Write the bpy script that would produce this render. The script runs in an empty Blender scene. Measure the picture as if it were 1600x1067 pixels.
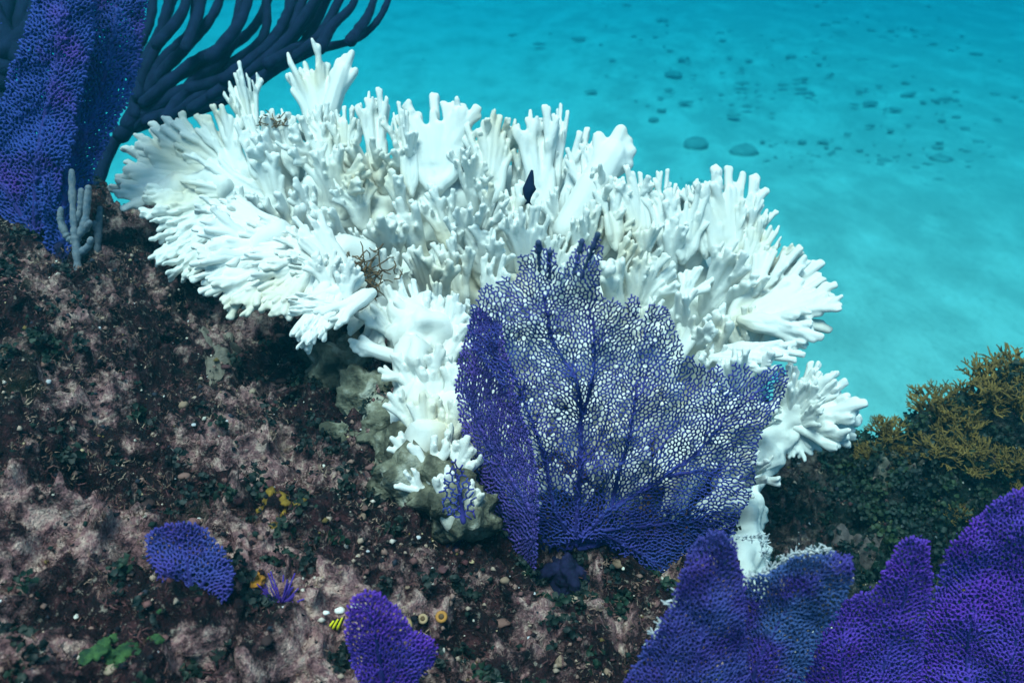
import bpy, bmesh, math, random
import numpy as np
import heapq
from mathutils import Vector, Matrix
from mathutils.geometry import delaunay_2d_cdt

# ------------------------------------------------------------------ camera, world, sun, exposure
scene = bpy.context.scene
col = scene.collection
CAM = np.array((0.0, 0.0, 2.6)); PITCH = math.radians(28); F = 1443.0   # F: focal length in photo pixels (1600 wide)
cam_d = bpy.data.cameras.new('camera'); cam_o = bpy.data.objects.new('camera', cam_d); col.objects.link(cam_o)
cam_o.location = CAM; cam_o.rotation_euler = (math.radians(90) - PITCH, 0, 0)
cam_d.sensor_width = 36.0; cam_d.lens = 36.0 * F / 1600.0; cam_d.clip_start = 0.02; cam_d.clip_end = 500
cam_d.dof.use_dof = True; cam_d.dof.focus_distance = 1.15; cam_d.dof.aperture_fstop = 6.5
scene.camera = cam_o

SUN_EL, SUN_AZ = math.radians(70), math.radians(202)     # azimuth clockwise from +Y: the sun stands behind the camera, to its left
world = bpy.data.worlds.new('World'); scene.world = world; world.use_nodes = True
wn = world.node_tree.nodes; wl = world.node_tree.links
sky = wn.new('ShaderNodeTexSky'); sky.sky_type = 'NISHITA'; sky.sun_disc = False
sky.sun_elevation = SUN_EL; sky.sun_rotation = SUN_AZ
bg = wn['Background']; bg.inputs[1].default_value = 0.11; wl.new(sky.outputs[0], bg.inputs[0])
sd = bpy.data.lights.new('sun', 'SUN'); sd.energy = 4.2; sd.angle = math.radians(26); sd.color = (1.0, 0.85, 0.80)
so = bpy.data.objects.new('sun', sd); col.objects.link(so)
sv = Vector((math.sin(SUN_AZ) * math.cos(SUN_EL), math.cos(SUN_AZ) * math.cos(SUN_EL), math.sin(SUN_EL)))
so.rotation_euler = (-sv).to_track_quat('-Z', 'Y').to_euler(); so.location = (0, 0, 12)
vs = scene.view_settings; vs.view_transform = 'Standard'; vs.look = 'None'; vs.gamma = 1; vs.use_curve_mapping = False
vs.exposure = 0.42
cy = scene.cycles
cy.use_denoising = True; cy.max_bounces = 6; cy.diffuse_bounces = 3; cy.glossy_bounces = 2; cy.volume_bounces = 1
cy.transparent_max_bounces = 6; cy.use_adaptive_sampling = True; cy.adaptive_threshold = 0.02

# ------------------------------------------------------------------ small helpers
FW = np.array((0, math.cos(PITCH), -math.sin(PITCH))); UP = np.array((0, math.sin(PITCH), math.cos(PITCH))); RT = np.array((1.0, 0, 0))
def ray(px, py):
    px = np.asarray(px, float); py = np.asarray(py, float)
    return RT * ((px - 800) / F)[..., None] + UP * (-(py - 533.5) / F)[..., None] + FW
def P(px, py, d): return CAM + ray(px, py) * np.asarray(d, float)[..., None]
def plane_depth(px, py, p0, n):
    r = ray(px, py); return ((np.asarray(p0) - CAM) @ np.asarray(n)) / (r @ np.asarray(n))

def hash3(ix, iy, iz, seed):
    h = (ix * 374761393 + iy * 668265263 + iz * 2147483647 + seed * 974634777) & 0xffffffff
    h = ((h ^ (h >> 13)) * 1274126177) & 0xffffffff
    h = ((h ^ (h >> 16)) * 2246822519) & 0xffffffff
    return ((h ^ (h >> 15)) & 0xffffff) / float(0xffffff)
def vnoise(p, freq, seed=0):
    p = np.asarray(p, float) * freq + 1000.0
    i = np.floor(p).astype(np.int64); f = p - i; f = f * f * (3 - 2 * f)
    out = 0
    for dx in (0, 1):
        wx = f[..., 0] if dx else 1 - f[..., 0]
        for dy in (0, 1):
            wy = f[..., 1] if dy else 1 - f[..., 1]
            for dz in (0, 1):
                wz = f[..., 2] if dz else 1 - f[..., 2]
                out = out + wx * wy * wz * hash3(i[..., 0] + dx, i[..., 1] + dy, i[..., 2] + dz, seed)
    return out * 2 - 1
def fbm(p, freq, octv, seed=0, gain=.5):
    a = 1.0; o = 0
    for k in range(octv):
        o = o + a * vnoise(p, freq * 2.03 ** k, seed + k * 17); a *= gain
    return o
def sstep(a, b, x): t = np.clip((x - a) / (b - a), 0, 1); return t * t * (3 - 2 * t)

def mesh_from(name, V, faces, mat=None, smooth=True, colors=None):
    """V (n,3); faces: list of integer arrays (m,k)."""
    V = np.asarray(V, np.float32)
    me = bpy.data.meshes.new(name)
    loops = np.concatenate([f.reshape(-1) for f in faces]); sizes = np.concatenate([np.full(len(f), f.shape[1]) for f in faces])
    me.vertices.add(len(V)); me.vertices.foreach_set('co', V.reshape(-1))
    me.loops.add(len(loops)); me.loops.foreach_set('vertex_index', loops.astype(np.int32))
    me.polygons.add(len(sizes)); st = np.concatenate([[0], np.cumsum(sizes)[:-1]])
    me.polygons.foreach_set('loop_start', st.astype(np.int32)); me.polygons.foreach_set('loop_total', sizes.astype(np.int32))
    if smooth: me.polygons.foreach_set('use_smooth', np.ones(len(sizes), bool))
    me.update(calc_edges=True); me.validate()
    if colors is not None:
        at = me.color_attributes.new('tint', 'FLOAT_COLOR', 'POINT')
        c = np.ones((len(V), 4), np.float32); c[:, :3] = colors; at.data.foreach_set('color', c.reshape(-1))
    if mat: me.materials.append(mat)
    return me
def link(name, me, parent=None, kind=None):
    o = bpy.data.objects.new(name, me); col.objects.link(o)
    if parent is not None: o.parent = parent; o.matrix_parent_inverse = Matrix.Translation(-Vector(parent.location))
    if kind: o['kind'] = kind
    return o
def empty(name, loc, label, cat, group=None):
    o = bpy.data.objects.new(name, None); col.objects.link(o); o.location = Vector(loc); o.empty_display_size = .05
    return tag(o, label, cat, group)
def tag(o, label, cat, group=None):
    o['label'] = label; o['category'] = cat
    if group: o['group'] = group
    return o

def catmull(pts, per=5):
    p = np.asarray(pts, float)
    if len(p) < 3: return np.array([p[0] + (p[-1] - p[0]) * t for t in np.linspace(0, 1, per + 1)])
    q = np.vstack([2 * p[0] - p[1], p, 2 * p[-1] - p[-2]]); out = []
    for i in range(1, len(q) - 2):
        for t in np.arange(per) / per:
            a, b, c, d = q[i - 1], q[i], q[i + 1], q[i + 2]
            out.append(.5 * ((2 * b) + (c - a) * t + (2 * a - 5 * b + 4 * c - d) * t * t + (3 * b - a - 3 * c + d) * t ** 3))
    out.append(p[-1]); return np.array(out)
def tube_geo(pts, rad, sides=8, cap=True):
    """closed tube along pts; hemispherical ends; returns V, quads, tris."""
    p = np.asarray(pts, float); r = np.asarray(rad, float) * np.ones(len(p))
    t = np.gradient(p, axis=0); t /= np.linalg.norm(t, axis=1)[:, None] + 1e-12
    if cap:
        e0 = [p[0] - t[0] * r[0] * .85, p[0] - t[0] * r[0] * .55]; e1 = [p[-1] + t[-1] * r[-1] * .55, p[-1] + t[-1] * r[-1] * .85]
        p = np.vstack([e0, p, e1]); t = np.vstack([t[:1], t[:1], t, t[-1:], t[-1:]])
        r = np.concatenate([[r[0] * .45, r[0] * .82], r, [r[-1] * .82, r[-1] * .45]])
    a = np.array((0, 0, 1.0)) if abs(t[0][2]) < .8 else np.array((1.0, 0, 0))
    u = np.cross(a, t[0]); u /= np.linalg.norm(u); us = []
    for k in range(len(p)):
        u = u - t[k] * (u @ t[k]); u /= np.linalg.norm(u) + 1e-12; us.append(u)
    us = np.array(us); ws = np.cross(t, us)
    ang = np.arange(sides) * 2 * math.pi / sides
    V = p[:, None] + r[:, None, None] * (us[:, None] * np.cos(ang)[None, :, None] + ws[:, None] * np.sin(ang)[None, :, None])
    n = len(p); V = V.reshape(-1, 3)
    i, j = np.meshgrid(np.arange(n - 1), np.arange(sides), indexing='ij'); j2 = (j + 1) % sides
    Q = np.stack([i * sides + j, i * sides + j2, (i + 1) * sides + j2, (i + 1) * sides + j], -1).reshape(-1, 4)
    V = np.vstack([V, p[:1] - t[:1] * r[0] * .2, p[-1:] + t[-1:] * r[-1] * .2])
    k = np.arange(sides); k2 = (k + 1) % sides; b = n * sides
    T = np.vstack([np.stack([k2, k, np.full(sides, b)], -1), np.stack([(n - 1) * sides + k, (n - 1) * sides + k2, np.full(sides, b + 1)], -1)])
    return V, Q, T
class Geo:
    def __init__(s): s.V = []; s.Q = []; s.T = []; s.n = 0; s.C = []
    def add(s, V, Q=None, T=None, c=None):
        s.V.append(V)
        if Q is not None and len(Q): s.Q.append(Q + s.n)
        if T is not None and len(T): s.T.append(T + s.n)
        if c is not None: s.C.append(np.broadcast_to(np.asarray(c, float), (len(V), 3)))
        s.n += len(V)
    def tube(s, pts, rad, sides=8, per=0):
        if per:
            m = np.linspace(0, 1, len(pts)); pts2 = catmull(pts, per); rad = np.interp(np.linspace(0, 1, len(pts2)), m, np.asarray(rad, float) * np.ones(len(pts))); pts = pts2
        s.add(*tube_geo(pts, rad, sides))
    def faces(s):
        return [np.concatenate(x) for x in (s.Q, s.T) if x]
    def mesh(s, name, mat, smooth=True):
        return mesh_from(name, np.concatenate(s.V), s.faces(), mat, smooth, np.concatenate(s.C) if s.C else None)
def fuse(geo, name, mat, voxel, smooth=3, fac=.5):
    """union of overlapping closed pieces into one skin."""
    me = geo.mesh(name + '_raw', None); o = bpy.data.objects.new('tmp', me); col.objects.link(o)
    m = o.modifiers.new('r', 'REMESH'); m.mode = 'VOXEL'; m.voxel_size = voxel; m.adaptivity = 0
    if smooth: s = o.modifiers.new('s', 'SMOOTH'); s.iterations = smooth; s.factor = fac
    dg = bpy.context.evaluated_depsgraph_get(); dg.update()
    out = bpy.data.meshes.new_from_object(o.evaluated_get(dg)); out.name = name
    out.polygons.foreach_set('use_smooth', np.ones(len(out.polygons), bool)); out.materials.clear()
    if mat: out.materials.append(mat)
    bpy.data.objects.remove(o); bpy.data.meshes.remove(me)
    return out
def get_co(me):
    a = np.empty(len(me.vertices) * 3, np.float32); me.vertices.foreach_get('co', a); return a.reshape(-1, 3).astype(float)
def get_no(me):
    a = np.empty(len(me.vertices) * 3, np.float32); me.vertices.foreach_get('normal', a); return a.reshape(-1, 3).astype(float)
def set_co(me, V): me.vertices.foreach_set('co', V.astype(np.float32).reshape(-1)); me.update()
def roughen(me, amp, freq, octv=3, seed=0):
    V = get_co(me); N = get_no(me); set_co(me, V + N * (fbm(V, freq, octv, seed) * amp)[:, None])

# ------------------------------------------------------------------ materials
def mat_new(name, rough=.8, spec=.2):
    m = bpy.data.materials.new(name); m.use_nodes = True; b = m.node_tree.nodes['Principled BSDF']
    b.inputs['Roughness'].default_value = rough; b.inputs['Specular IOR Level'].default_value = spec
    return m, m.node_tree, b
def noise_node(nt, scale, detail=4, rough=.55, loc=(0, 0, 0)):
    tc = nt.nodes.get('TC') or nt.nodes.new('ShaderNodeNewGeometry'); tc.name = 'TC'
    mp = nt.nodes.new('ShaderNodeMapping'); mp.inputs[1].default_value = loc; nt.links.new(tc.outputs['Position'], mp.inputs[0])
    n = nt.nodes.new('ShaderNodeTexNoise'); n.inputs['Scale'].default_value = scale; n.inputs['Detail'].default_value = detail; n.inputs['Roughness'].default_value = rough
    nt.links.new(mp.outputs[0], n.inputs['Vector']); return n
def ramp_node(nt, src, stops, interp='LINEAR'):
    r = nt.nodes.new('ShaderNodeValToRGB'); r.color_ramp.interpolation = interp
    e = r.color_ramp.elements
    while len(e) < len(stops): e.new(.5)
    for k, (p, c) in enumerate(stops): e[k].position = p; e[k].color = (*c, 1) if len(c) == 3 else c
    nt.links.new(src, r.inputs[0]); return r
def mix_node(nt, fac, a, b, mode='MIX'):
    m = nt.nodes.new('ShaderNodeMix'); m.data_type = 'RGBA'; m.blend_type = mode
    for k, v in ((0, fac), (6, a), (7, b)):
        if hasattr(v, 'is_linked'): nt.links.new(v, m.inputs[k])
        else: m.inputs[k].default_value = v if k == 0 else (*v, 1)
    return m.outputs[2]
def bump_node(nt, b, src, strength, dist):
    n = nt.nodes.new('ShaderNodeBump'); n.inputs['Strength'].default_value = strength; n.inputs['Distance'].default_value = dist
    nt.links.new(src, n.inputs['Height']); nt.links.new(n.outputs[0], b.inputs['Normal'])
def two_tone(name, c1, c2, scale, rough=.8, spec=.2, bump=0, lo=.35, hi=.65, tint=False, c3=None):
    m, nt, b = mat_new(name, rough, spec); n = noise_node(nt, scale)
    st = [(lo, c1), (hi, c2)] if c3 is None else [(lo, c1), ((lo + hi) / 2, c2), (hi, c3)]
    c = ramp_node(nt, n.outputs[0], st).outputs[0]
    if tint:
        a = nt.nodes.new('ShaderNodeVertexColor'); a.layer_name = 'tint'; c = mix_node(nt, 1.0, c, a.outputs[0], 'MULTIPLY')
    nt.links.new(c, b.inputs['Base Color'])
    if bump: bump_node(nt, b, noise_node(nt, scale * 6, 3).outputs[0], .6, bump)
    return m

M = {}
def coral_white(name, shade):
    m, nt, b = mat_new(name, .62, .25)
    c = ramp_node(nt, noise_node(nt, 9, 3).outputs[0], [(.3, (.86 * shade, .87 * shade, .83 * shade)), (.54, (.82 * shade, .82 * shade, .76 * shade)), (.70, (.76 * shade, .70 * shade, .56 * shade))]).outputs[0]
    nt.links.new(c, b.inputs['Base Color']); bump_node(nt, b, noise_node(nt, 420, 3, .7).outputs[0], .35, .0012)
    b.inputs['Subsurface Weight'].default_value = 0.0
    return m
M['coral'] = coral_white('bleached_coral', .90)
M['coral_base'] = two_tone('overgrown_coral', (.40, .40, .33), (.17, .165, .115), 30, bump=.008, lo=.34, hi=.60, c3=(.05, .05, .035))
M['fan'] = two_tone('purple_fan', (.034, .060, .26), (.060, .056, .30), 22, .75, .2)
M['fan_lit'] = two_tone('lit_purple_fan', (.12, .075, .36), (.085, .08, .33), 26, .8, .15)  # lighter copy of the purple fan: light on the folded lobe painted in
M['fan_violet'] = two_tone('violet_fan', (.125, .035, .40), (.085, .050, .37), 20, .8, .15)
M['fan_slate'] = two_tone('slate_fan', (.065, .04, .27), (.05, .07, .28), 18, .8, .15)
M['fan_blue'] = two_tone('blue_fan', (.030, .058, .27), (.10, .035, .28), 11, .8, .15, lo=.50, hi=.74)
M['fan_steel'] = two_tone('steel_fan', (.05, .095, .27), (.06, .035, .27), 12, .8, .15, lo=.48, hi=.6)
M['vein'] = two_tone('fan_vein', (.025, .03, .16), (.045, .035, .22), 40, .75, .2)
M['foot'] = two_tone('fan_foot', (.008, .010, .03), (.02, .02, .07), 60, .85, .1)
M['tip'] = two_tone('overgrown_tip', (.02, .05, .09), (.04, .06, .16), 90, .8, .2)
M['rod'] = two_tone('dark_sea_rod', (.003, .009, .030), (.007, .016, .05), 40, .85, .1, bump=.003)
M['finger'] = two_tone('grey_sea_rod', (.10, .15, .20), (.22, .24, .26), 160, .85, .1, bump=.003)
M['brown_alga'] = two_tone('brown_alga', (.10, .062, .018), (.20, .12, .03), 30, .8, .15, tint=True)
M['leaf_alga'] = two_tone('leafy_alga', (.003, .009, .008), (.006, .017, .014), 25, .6, .3, tint=True)
M['turf'] = two_tone('turf_alga', (.75, .75, .75), (1, 1, 1), 60, .9, .1, tint=True)
M['twig'] = two_tone('brown_twig', (.07, .04, .02), (.20, .13, .07), 50, .8, .1)

# rock: crusts of pink and tan algae over dark stone
m, nt, b = mat_new('reef_rock', .9, .12)
n1 = noise_node(nt, 7.5, 8, .72); n2 = noise_node(nt, 55, 6, .72, (3, 1, 2)); n3 = noise_node(nt, 120, 4, .7, (7, 3, 5)); n4 = noise_node(nt, 5, 4, .6, (11, 2, 9))
dark = ramp_node(nt, n2.outputs[0], [(.36, (.004, .006, .008)), (.52, (.022, .010, .013)), (.68, (.085, .032, .036))]).outputs[0]
pale = ramp_node(nt, n2.outputs[0], [(.36, (.05, .022, .03)), (.49, (.30, .155, .155)), (.63, (.64, .45, .38))]).outputs[0]
c = mix_node(nt, ramp_node(nt, n1.outputs[0], [(.498, (0, 0, 0)), (.565, (1, 1, 1))]).outputs[0], dark, pale)
c = mix_node(nt, ramp_node(nt, n3.outputs[0], [(.58, (0, 0, 0)), (.72, (.75, .75, .75))]).outputs[0], c, (.42, .36, .30))
c = mix_node(nt, ramp_node(nt, noise_node(nt, 170, 4, .75, (2, 8, 4)).outputs[0], [(.32, (.8, .8, .8)), (.42, (0, 0, 0))]).outputs[0], c, (.008, .008, .012))
c = mix_node(nt, ramp_node(nt, n4.outputs[0], [(.62, (0, 0, 0)), (.72, (.5, .5, .5))]).outputs[0], c, (.03, .05, .02))
sx = nt.nodes.new('ShaderNodeSeparateXYZ'); nt.links.new(nt.nodes['TC'].outputs['Position'], sx.inputs[0])
gx = nt.nodes.new('ShaderNodeMapRange'); gx.inputs[1].default_value = .30; gx.inputs[2].default_value = .55; nt.links.new(sx.outputs[0], gx.inputs[0])
green = ramp_node(nt, n2.outputs[0], [(.38, (.004, .012, .012)), (.55, (.014, .032, .026)), (.70, (.13, .11, .085))]).outputs[0]
gm = nt.nodes.new('ShaderNodeMath'); gm.operation = 'MULTIPLY'; gm.inputs[1].default_value = .85; nt.links.new(gx.outputs[0], gm.inputs[0])
c = mix_node(nt, gm.outputs[0], c, green)
nt.links.new(c, b.inputs['Base Color']); bump_node(nt, b, n3.outputs[0], 1.0, .012)
M['rock'] = m
# sand with dark patches of rubble and weed
m, nt, b = mat_new('sand', .95, .05)
s1 = noise_node(nt, 1.6, 6, .66, (4.3, 2.2, 0)); s2 = noise_node(nt, 6.0, 8, .8, (1, 5, 0)); s3 = noise_node(nt, 34, 5, .8)
for q in nt.nodes:
    if q.type == 'MAPPING': q.inputs[3].default_value = (1.25, .62, 1)
pale = ramp_node(nt, s2.outputs[0], [(.3, (.50, .48, .41)), (.6, (.70, .67, .59))]).outputs[0]
gx = nt.nodes.new('ShaderNodeSeparateXYZ'); nt.links.new(nt.nodes['TC'].outputs['Position'], gx.inputs[0])
mk = nt.nodes.new('ShaderNodeMath'); mk.operation = 'MULTIPLY_ADD'; mk.inputs[1].default_value = .75; nt.links.new(s2.outputs[0], mk.inputs[0]); nt.links.new(s1.outputs[0], mk.inputs[2])
fx = nt.nodes.new('ShaderNodeMapRange'); fx.inputs[1].default_value = -.5; fx.inputs[2].default_value = 4.5; fx.inputs[3].default_value = -.03; fx.inputs[4].default_value = .10; nt.links.new(gx.outputs[0], fx.inputs[0])
fa = nt.nodes.new('ShaderNodeMath'); fa.operation = 'ADD'; nt.links.new(mk.outputs[0], fa.inputs[0]); nt.links.new(fx.outputs[0], fa.inputs[1])
patch = ramp_node(nt, fa.outputs[0], [(.80, (0, 0, 0)), (1.02, (.42, .42, .42))]).outputs[0]
c = mix_node(nt, patch, pale, (.14, .17, .15))
sp = ramp_node(nt, s3.outputs[0], [(.55, (0, 0, 0)), (.72, (.6, .6, .6))]).outputs[0]
c = mix_node(nt, sp, c, (.12, .13, .11))
nt.links.new(c, b.inputs['Base Color']); bump_node(nt, b, s3.outputs[0], .3, .01)
M['sand'] = m

# ------------------------------------------------------------------ the ground: sand far below, the reef in front
def sand_z(x, y):
    p = np.stack([x, y, np.zeros_like(x)], -1)
    return .08 * fbm(p * (1, .5, 1), .35, 2, 5)
gx_ = np.sign(np.linspace(-1, 1, 260)) * np.abs(np.linspace(-1, 1, 260)) ** 2.2 * 70
gy_ = np.linspace(0, 1, 300) ** 2.0 * 100 - 12
X, Y = np.meshgrid(gx_, gy_, indexing='ij'); nx, ny = X.shape
V = np.stack([X, Y, sand_z(X, Y)], -1).reshape(-1, 3)
def grid_quads(nx, ny):
    i, j = np.meshgrid(np.arange(nx - 1), np.arange(ny - 1), indexing='ij')
    return np.stack([i * ny + j, (i + 1) * ny + j, (i + 1) * ny + j + 1, i * ny + j + 1], -1).reshape(-1, 4)
link('sand_floor', mesh_from('sand_floor', V, [grid_quads(nx, ny)], M['sand']), kind='structure')

def rock_z(x, y, fine=True):
    x = np.asarray(x, float); y = np.asarray(y, float); p = np.stack([x, y, np.zeros_like(x)], -1)
    z = 1.88 - .24 * np.clip(x, -1.3, 1.3)
    z = z - .13 * sstep(.18, .55, x)
    z = z + .24 * np.exp(-((x - .86) / .22) ** 2 - ((y - 1.30) / .16) ** 2)
    z = z + .07 * np.exp(-((x + .12) / .16) ** 2 - ((y - 1.12) / .12) ** 2)
    z = z - .10 * np.exp(-((x + .38) / .18) ** 2 - ((y - 1.12) / .16) ** 2)
    z = z + .05 * fbm(p, 2.6, 2, 3)
    e = 1.56 - .16 * sstep(.2, .6, x) + .10 * vnoise(p, 3.1, 8) + .05 * vnoise(p, 8, 12)
    drop = np.maximum(0, y - e); z = z - 1.15 * drop ** 1.25 * 2.0
    e2 = np.maximum(0, np.abs(x) - 2.2); z = z - e2 * 1.4
    if fine:
        p3 = np.stack([x, y, z], -1)
        z = z + .030 * fbm(p3, 11, 2, 21) + .024 * (1 - 2 * np.abs(vnoise(p3, 24, 31))) + .015 * vnoise(p3, 52, 35) + .009 * vnoise(p3, 110, 41) + .005 * vnoise(p3, 210, 43)
    return np.maximum(z, -.15)
def spaced(lo, hi, a, b, fine, coarse):
    return np.unique(np.concatenate([np.arange(lo, a, coarse), np.arange(a, b, fine), np.arange(b, hi + coarse, coarse)]))
xs = spaced(-3.4, 3.4, -1.15, 1.25, .0033, .03); ys = spaced(-1.2, 3.2, .42, 1.8, .0033, .03)
X, Y = np.meshgrid(xs, ys, indexing='ij'); Z = rock_z(X, Y); nx, ny = X.shape
p3 = np.stack([X, Y, Z], -1)
X2 = X + .010 * vnoise(p3, 38, 51); Y2 = Y + .010 * vnoise(p3, 38, 52) - .006 * vnoise(p3, 80, 53)
reef = link('reef_rock', mesh_from('reef_rock', np.stack([X2, Y2, Z], -1).reshape(-1, 3), [grid_quads(nx, ny)], M['rock']), kind='structure')
def G(px, py, fine=False):
    """world point where the reef surface stands under a photo position"""
    r = ray(px, py); d = np.arange(.3, 4, .004); q = CAM + d[:, None] * r
    k = np.argmax(q[:, 2] < rock_z(q[:, 0], q[:, 1], fine)); return q[k]

# ------------------------------------------------------------------ sea fans: nets that grow over an outline
def in_poly(p, poly):
    poly = np.asarray(poly, float); x, y = p[:, 0], p[:, 1]; c = np.zeros(len(p), bool); n = len(poly); j = n - 1
    for i in range(n):
        xi, yi = poly[i]; xj, yj = poly[j]
        c ^= ((yi > y) != (yj > y)) & (x < (xj - xi) * (y - yi) / (yj - yi + 1e-12) + xi); j = i
    return c
def grow_net(poly, base, veins, sp, seed, bias=.7, sx=1.0, long=2.5, fringe=.66):
    """a net of long cells that follow the veins, open at the rim. returns nodes (n,2), edges, weight per node, is_link flags"""
    rng = np.random.default_rng(seed); R = random.Random(seed); poly = np.asarray(poly, float) * (sx, 1); base = np.asarray(base, float) * (sx, 1)
    k = np.concatenate([np.linspace(poly[i], poly[(i + 1) % len(poly)], max(2, int(np.linalg.norm(poly[i] - poly[(i + 1) % len(poly)]) / 4)), endpoint=False) for i in range(len(poly))])
    z = np.stack([k[:, 0], k[:, 1], np.full(len(k), seed * 3.1)], -1); poly = k + np.stack([fbm(z, .09, 2, seed), fbm(z, .09, 2, seed + 7)], -1) * sp * .9
    lo, hi = poly.min(0) - sp * 2.5, poly.max(0) + sp * 2.5
    vp, vt = [], []
    for v in veins:
        v = np.asarray(v, float) * (sx, 1)
        for p, q in zip(v[:-1], v[1:]):
            k = max(2, int(np.linalg.norm(q - p) / 6)); t = (q - p) / (np.linalg.norm(q - p) + 1e-9)
            for f in np.arange(k) / k: vp.append(p + (q - p) * f); vt.append(t)
    vp, vt = np.array(vp), np.array(vt)
    def flow(p):
        d = ((p[:, None] - vp[None]) ** 2).sum(-1); j = d.argmin(1); aw = p - vp[j]; L = np.linalg.norm(aw, axis=1)[:, None]; aw = aw / (L + 1e-9) * np.clip(L / (sp * 4), 0, 1)
        r = p - base; r /= np.linalg.norm(r, axis=1)[:, None] + 1e-9; u = .8 * vt[j] + bias * r + .55 * aw; return u / (np.linalg.norm(u, axis=1)[:, None] + 1e-9)
    area = (hi - lo).prod(); n_try = int(area / (sp * sp) * 7); C = rng.uniform(lo, hi, (n_try, 2))
    pad = np.zeros(len(C), bool)                        # keep points inside the outline or within reach of it
    for dx, dy in ((0, 0), (1, 0), (-1, 0), (0, 1), (0, -1), (.7, .7), (-.7, .7), (.7, -.7), (-.7, -.7)): pad |= in_poly(C + np.array((dx, dy)) * sp * 1.6, poly)
    C = C[pad]; U = flow(C); grid = {}; cell = sp * long; keep = []; il2 = 1 / long ** 2; thr = (sp * .86) ** 2
    for i in range(len(C)):
        x, y = C[i]; ux, uy = U[i]; gx, gy = int(x // cell), int(y // cell); ok = True
        for ax in (gx - 1, gx, gx + 1):
            for ay in (gy - 1, gy, gy + 1):
                for (qx, qy) in grid.get((ax, ay), ()):
                    dx, dy = qx - x, qy - y; al = dx * ux + dy * uy; ac = dx * uy - dy * ux
                    if al * al * il2 + ac * ac < thr: ok = False; break
                if not ok: break
            if not ok: break
        if ok: grid.setdefault((gx, gy), []).append((x, y)); keep.append(i)
    pts = C[keep]
    res = delaunay_2d_cdt([Vector(p) for p in pts], [], [], 0, 1e-6); vv = np.array([v[:] for v in res[0]]); tri = np.array([f for f in res[2] if len(f) == 3])
    Tc = vv[tri].mean(1); em = {}
    for k, (i, j, l) in enumerate(tri):
        for e in ((i, j), (j, l), (l, i)): em.setdefault((min(e), max(e)), []).append(k)
    side = np.linalg.norm(vv[tri] - vv[np.roll(tri, 1, 1)], axis=-1).max(1) < sp * 4.5
    ins = in_poly(Tc, poly) & side; E = [(q[0], q[1]) for q in em.values() if len(q) == 2]
    N = Tc + rng.normal(0, .07, Tc.shape) * sp; tips = []
    E2 = []; adj = {}
    rim = np.zeros(len(N), bool)
    for i, j in E:
        if ins[i] and ins[j]: E2.append((i, j))
        elif ins[i] != ins[j]:
            a, b = (i, j) if ins[i] else (j, i); rim[a] = True
            if side[b]: tips.append((a, N[a] + (N[b] - N[a]) * R.uniform(.6, 1.7)))
    near_rim = rim.copy()
    for _ in range(7):
        for i, j in E2:
            if near_rim[i] or near_rim[j]: rim[i] = rim[j] = True
        near_rim = rim.copy()
    for i, j in E2: L = float(np.linalg.norm(N[i] - N[j])); adj.setdefault(i, []).append((j, L)); adj.setdefault(j, []).append((i, L))
    # shortest ways to the foot make the branches, everything else is a cross link
    Un = flow(N); idx = np.array(sorted(adj)); root = int(idx[((N[idx] - base) ** 2).sum(1).argmin()])
    dvn = np.sqrt(((N[:, None] - vp[None]) ** 2).sum(-1).min(1)) if len(vp) else np.full(len(N), 1e3)
    dist = {root: 0.0}; par = {}; hq = [(0.0, root)]; order = []
    while hq:
        d, i = heapq.heappop(hq)
        if d > dist[i]: continue
        order.append(i)
        for j, L in adj[i]:
            v = (N[j] - N[i]) / (L + 1e-9); c = L * (1.25 - .75 * float(v @ Un[i])) * (.55 if dvn[j] < sp * .9 else 1.0)
            if d + c < dist.get(j, 1e18): dist[j] = d + c; par[j] = i; heapq.heappush(hq, (d + c, j))
    w = np.ones(len(N))
    for i in reversed(order):
        if i in par: w[par[i]] += w[i]
    EE, il = [], []
    for i, j in E2:
        if i not in dist or j not in dist: continue
        tree = par.get(i) == j or par.get(j) == i
        if not tree and R.random() < (fringe if (near_rim[i] and near_rim[j]) else .05): continue
        if not tree: EE.append((i, j)); il.append(1)
        else: EE.append((i, j) if par.get(j) == i else (j, i)); il.append(0)
    ex = []
    for a, p in tips:
        if a in dist: ex.append(p); EE.append((a, len(N) + len(ex) - 1)); il.append(0)
    if ex: N = np.vstack([N, np.array(ex)]); w = np.concatenate([w, np.ones(len(ex))])
    return N / (sx, 1), np.array(EE), w, np.array(il)
def edge_prisms(A, B, ra, rb, nrm, sides=4):
    """open prisms from A to B (m,3)"""
    t = B - A; L = np.linalg.norm(t, axis=1)[:, None] + 1e-9; t = t / L
    A = A - t * ra[:, None] * .4; B = B + t * rb[:, None] * .4
    u = np.cross(np.broadcast_to(nrm, t.shape), t); u /= np.linalg.norm(u, axis=1)[:, None] + 1e-9; w = np.cross(t, u)
    ang = np.arange(sides) * 2 * math.pi / sides
    ring = u[:, None] * np.cos(ang)[None, :, None] + w[:, None] * np.sin(ang)[None, :, None]
    V = np.concatenate([A[:, None] + ring * ra[:, None, None], B[:, None] + ring * rb[:, None, None]], 1)
    m = len(A); k = np.arange(sides); k2 = (k + 1) % sides
    q = np.stack([k, k2, k2 + sides, k + sides], -1); Q = (q[None] + (np.arange(m) * sides * 2)[:, None, None]).reshape(-1, 4)
    caps = []
    if sides == 4: caps = np.concatenate([np.array([[0, 3, 2, 1]]) + (np.arange(m) * 8)[:, None], np.array([[4, 5, 6, 7]]) + (np.arange(m) * 8)[:, None]]); Q = np.vstack([Q, caps])
    return V.reshape(-1, 3), Q
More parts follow.
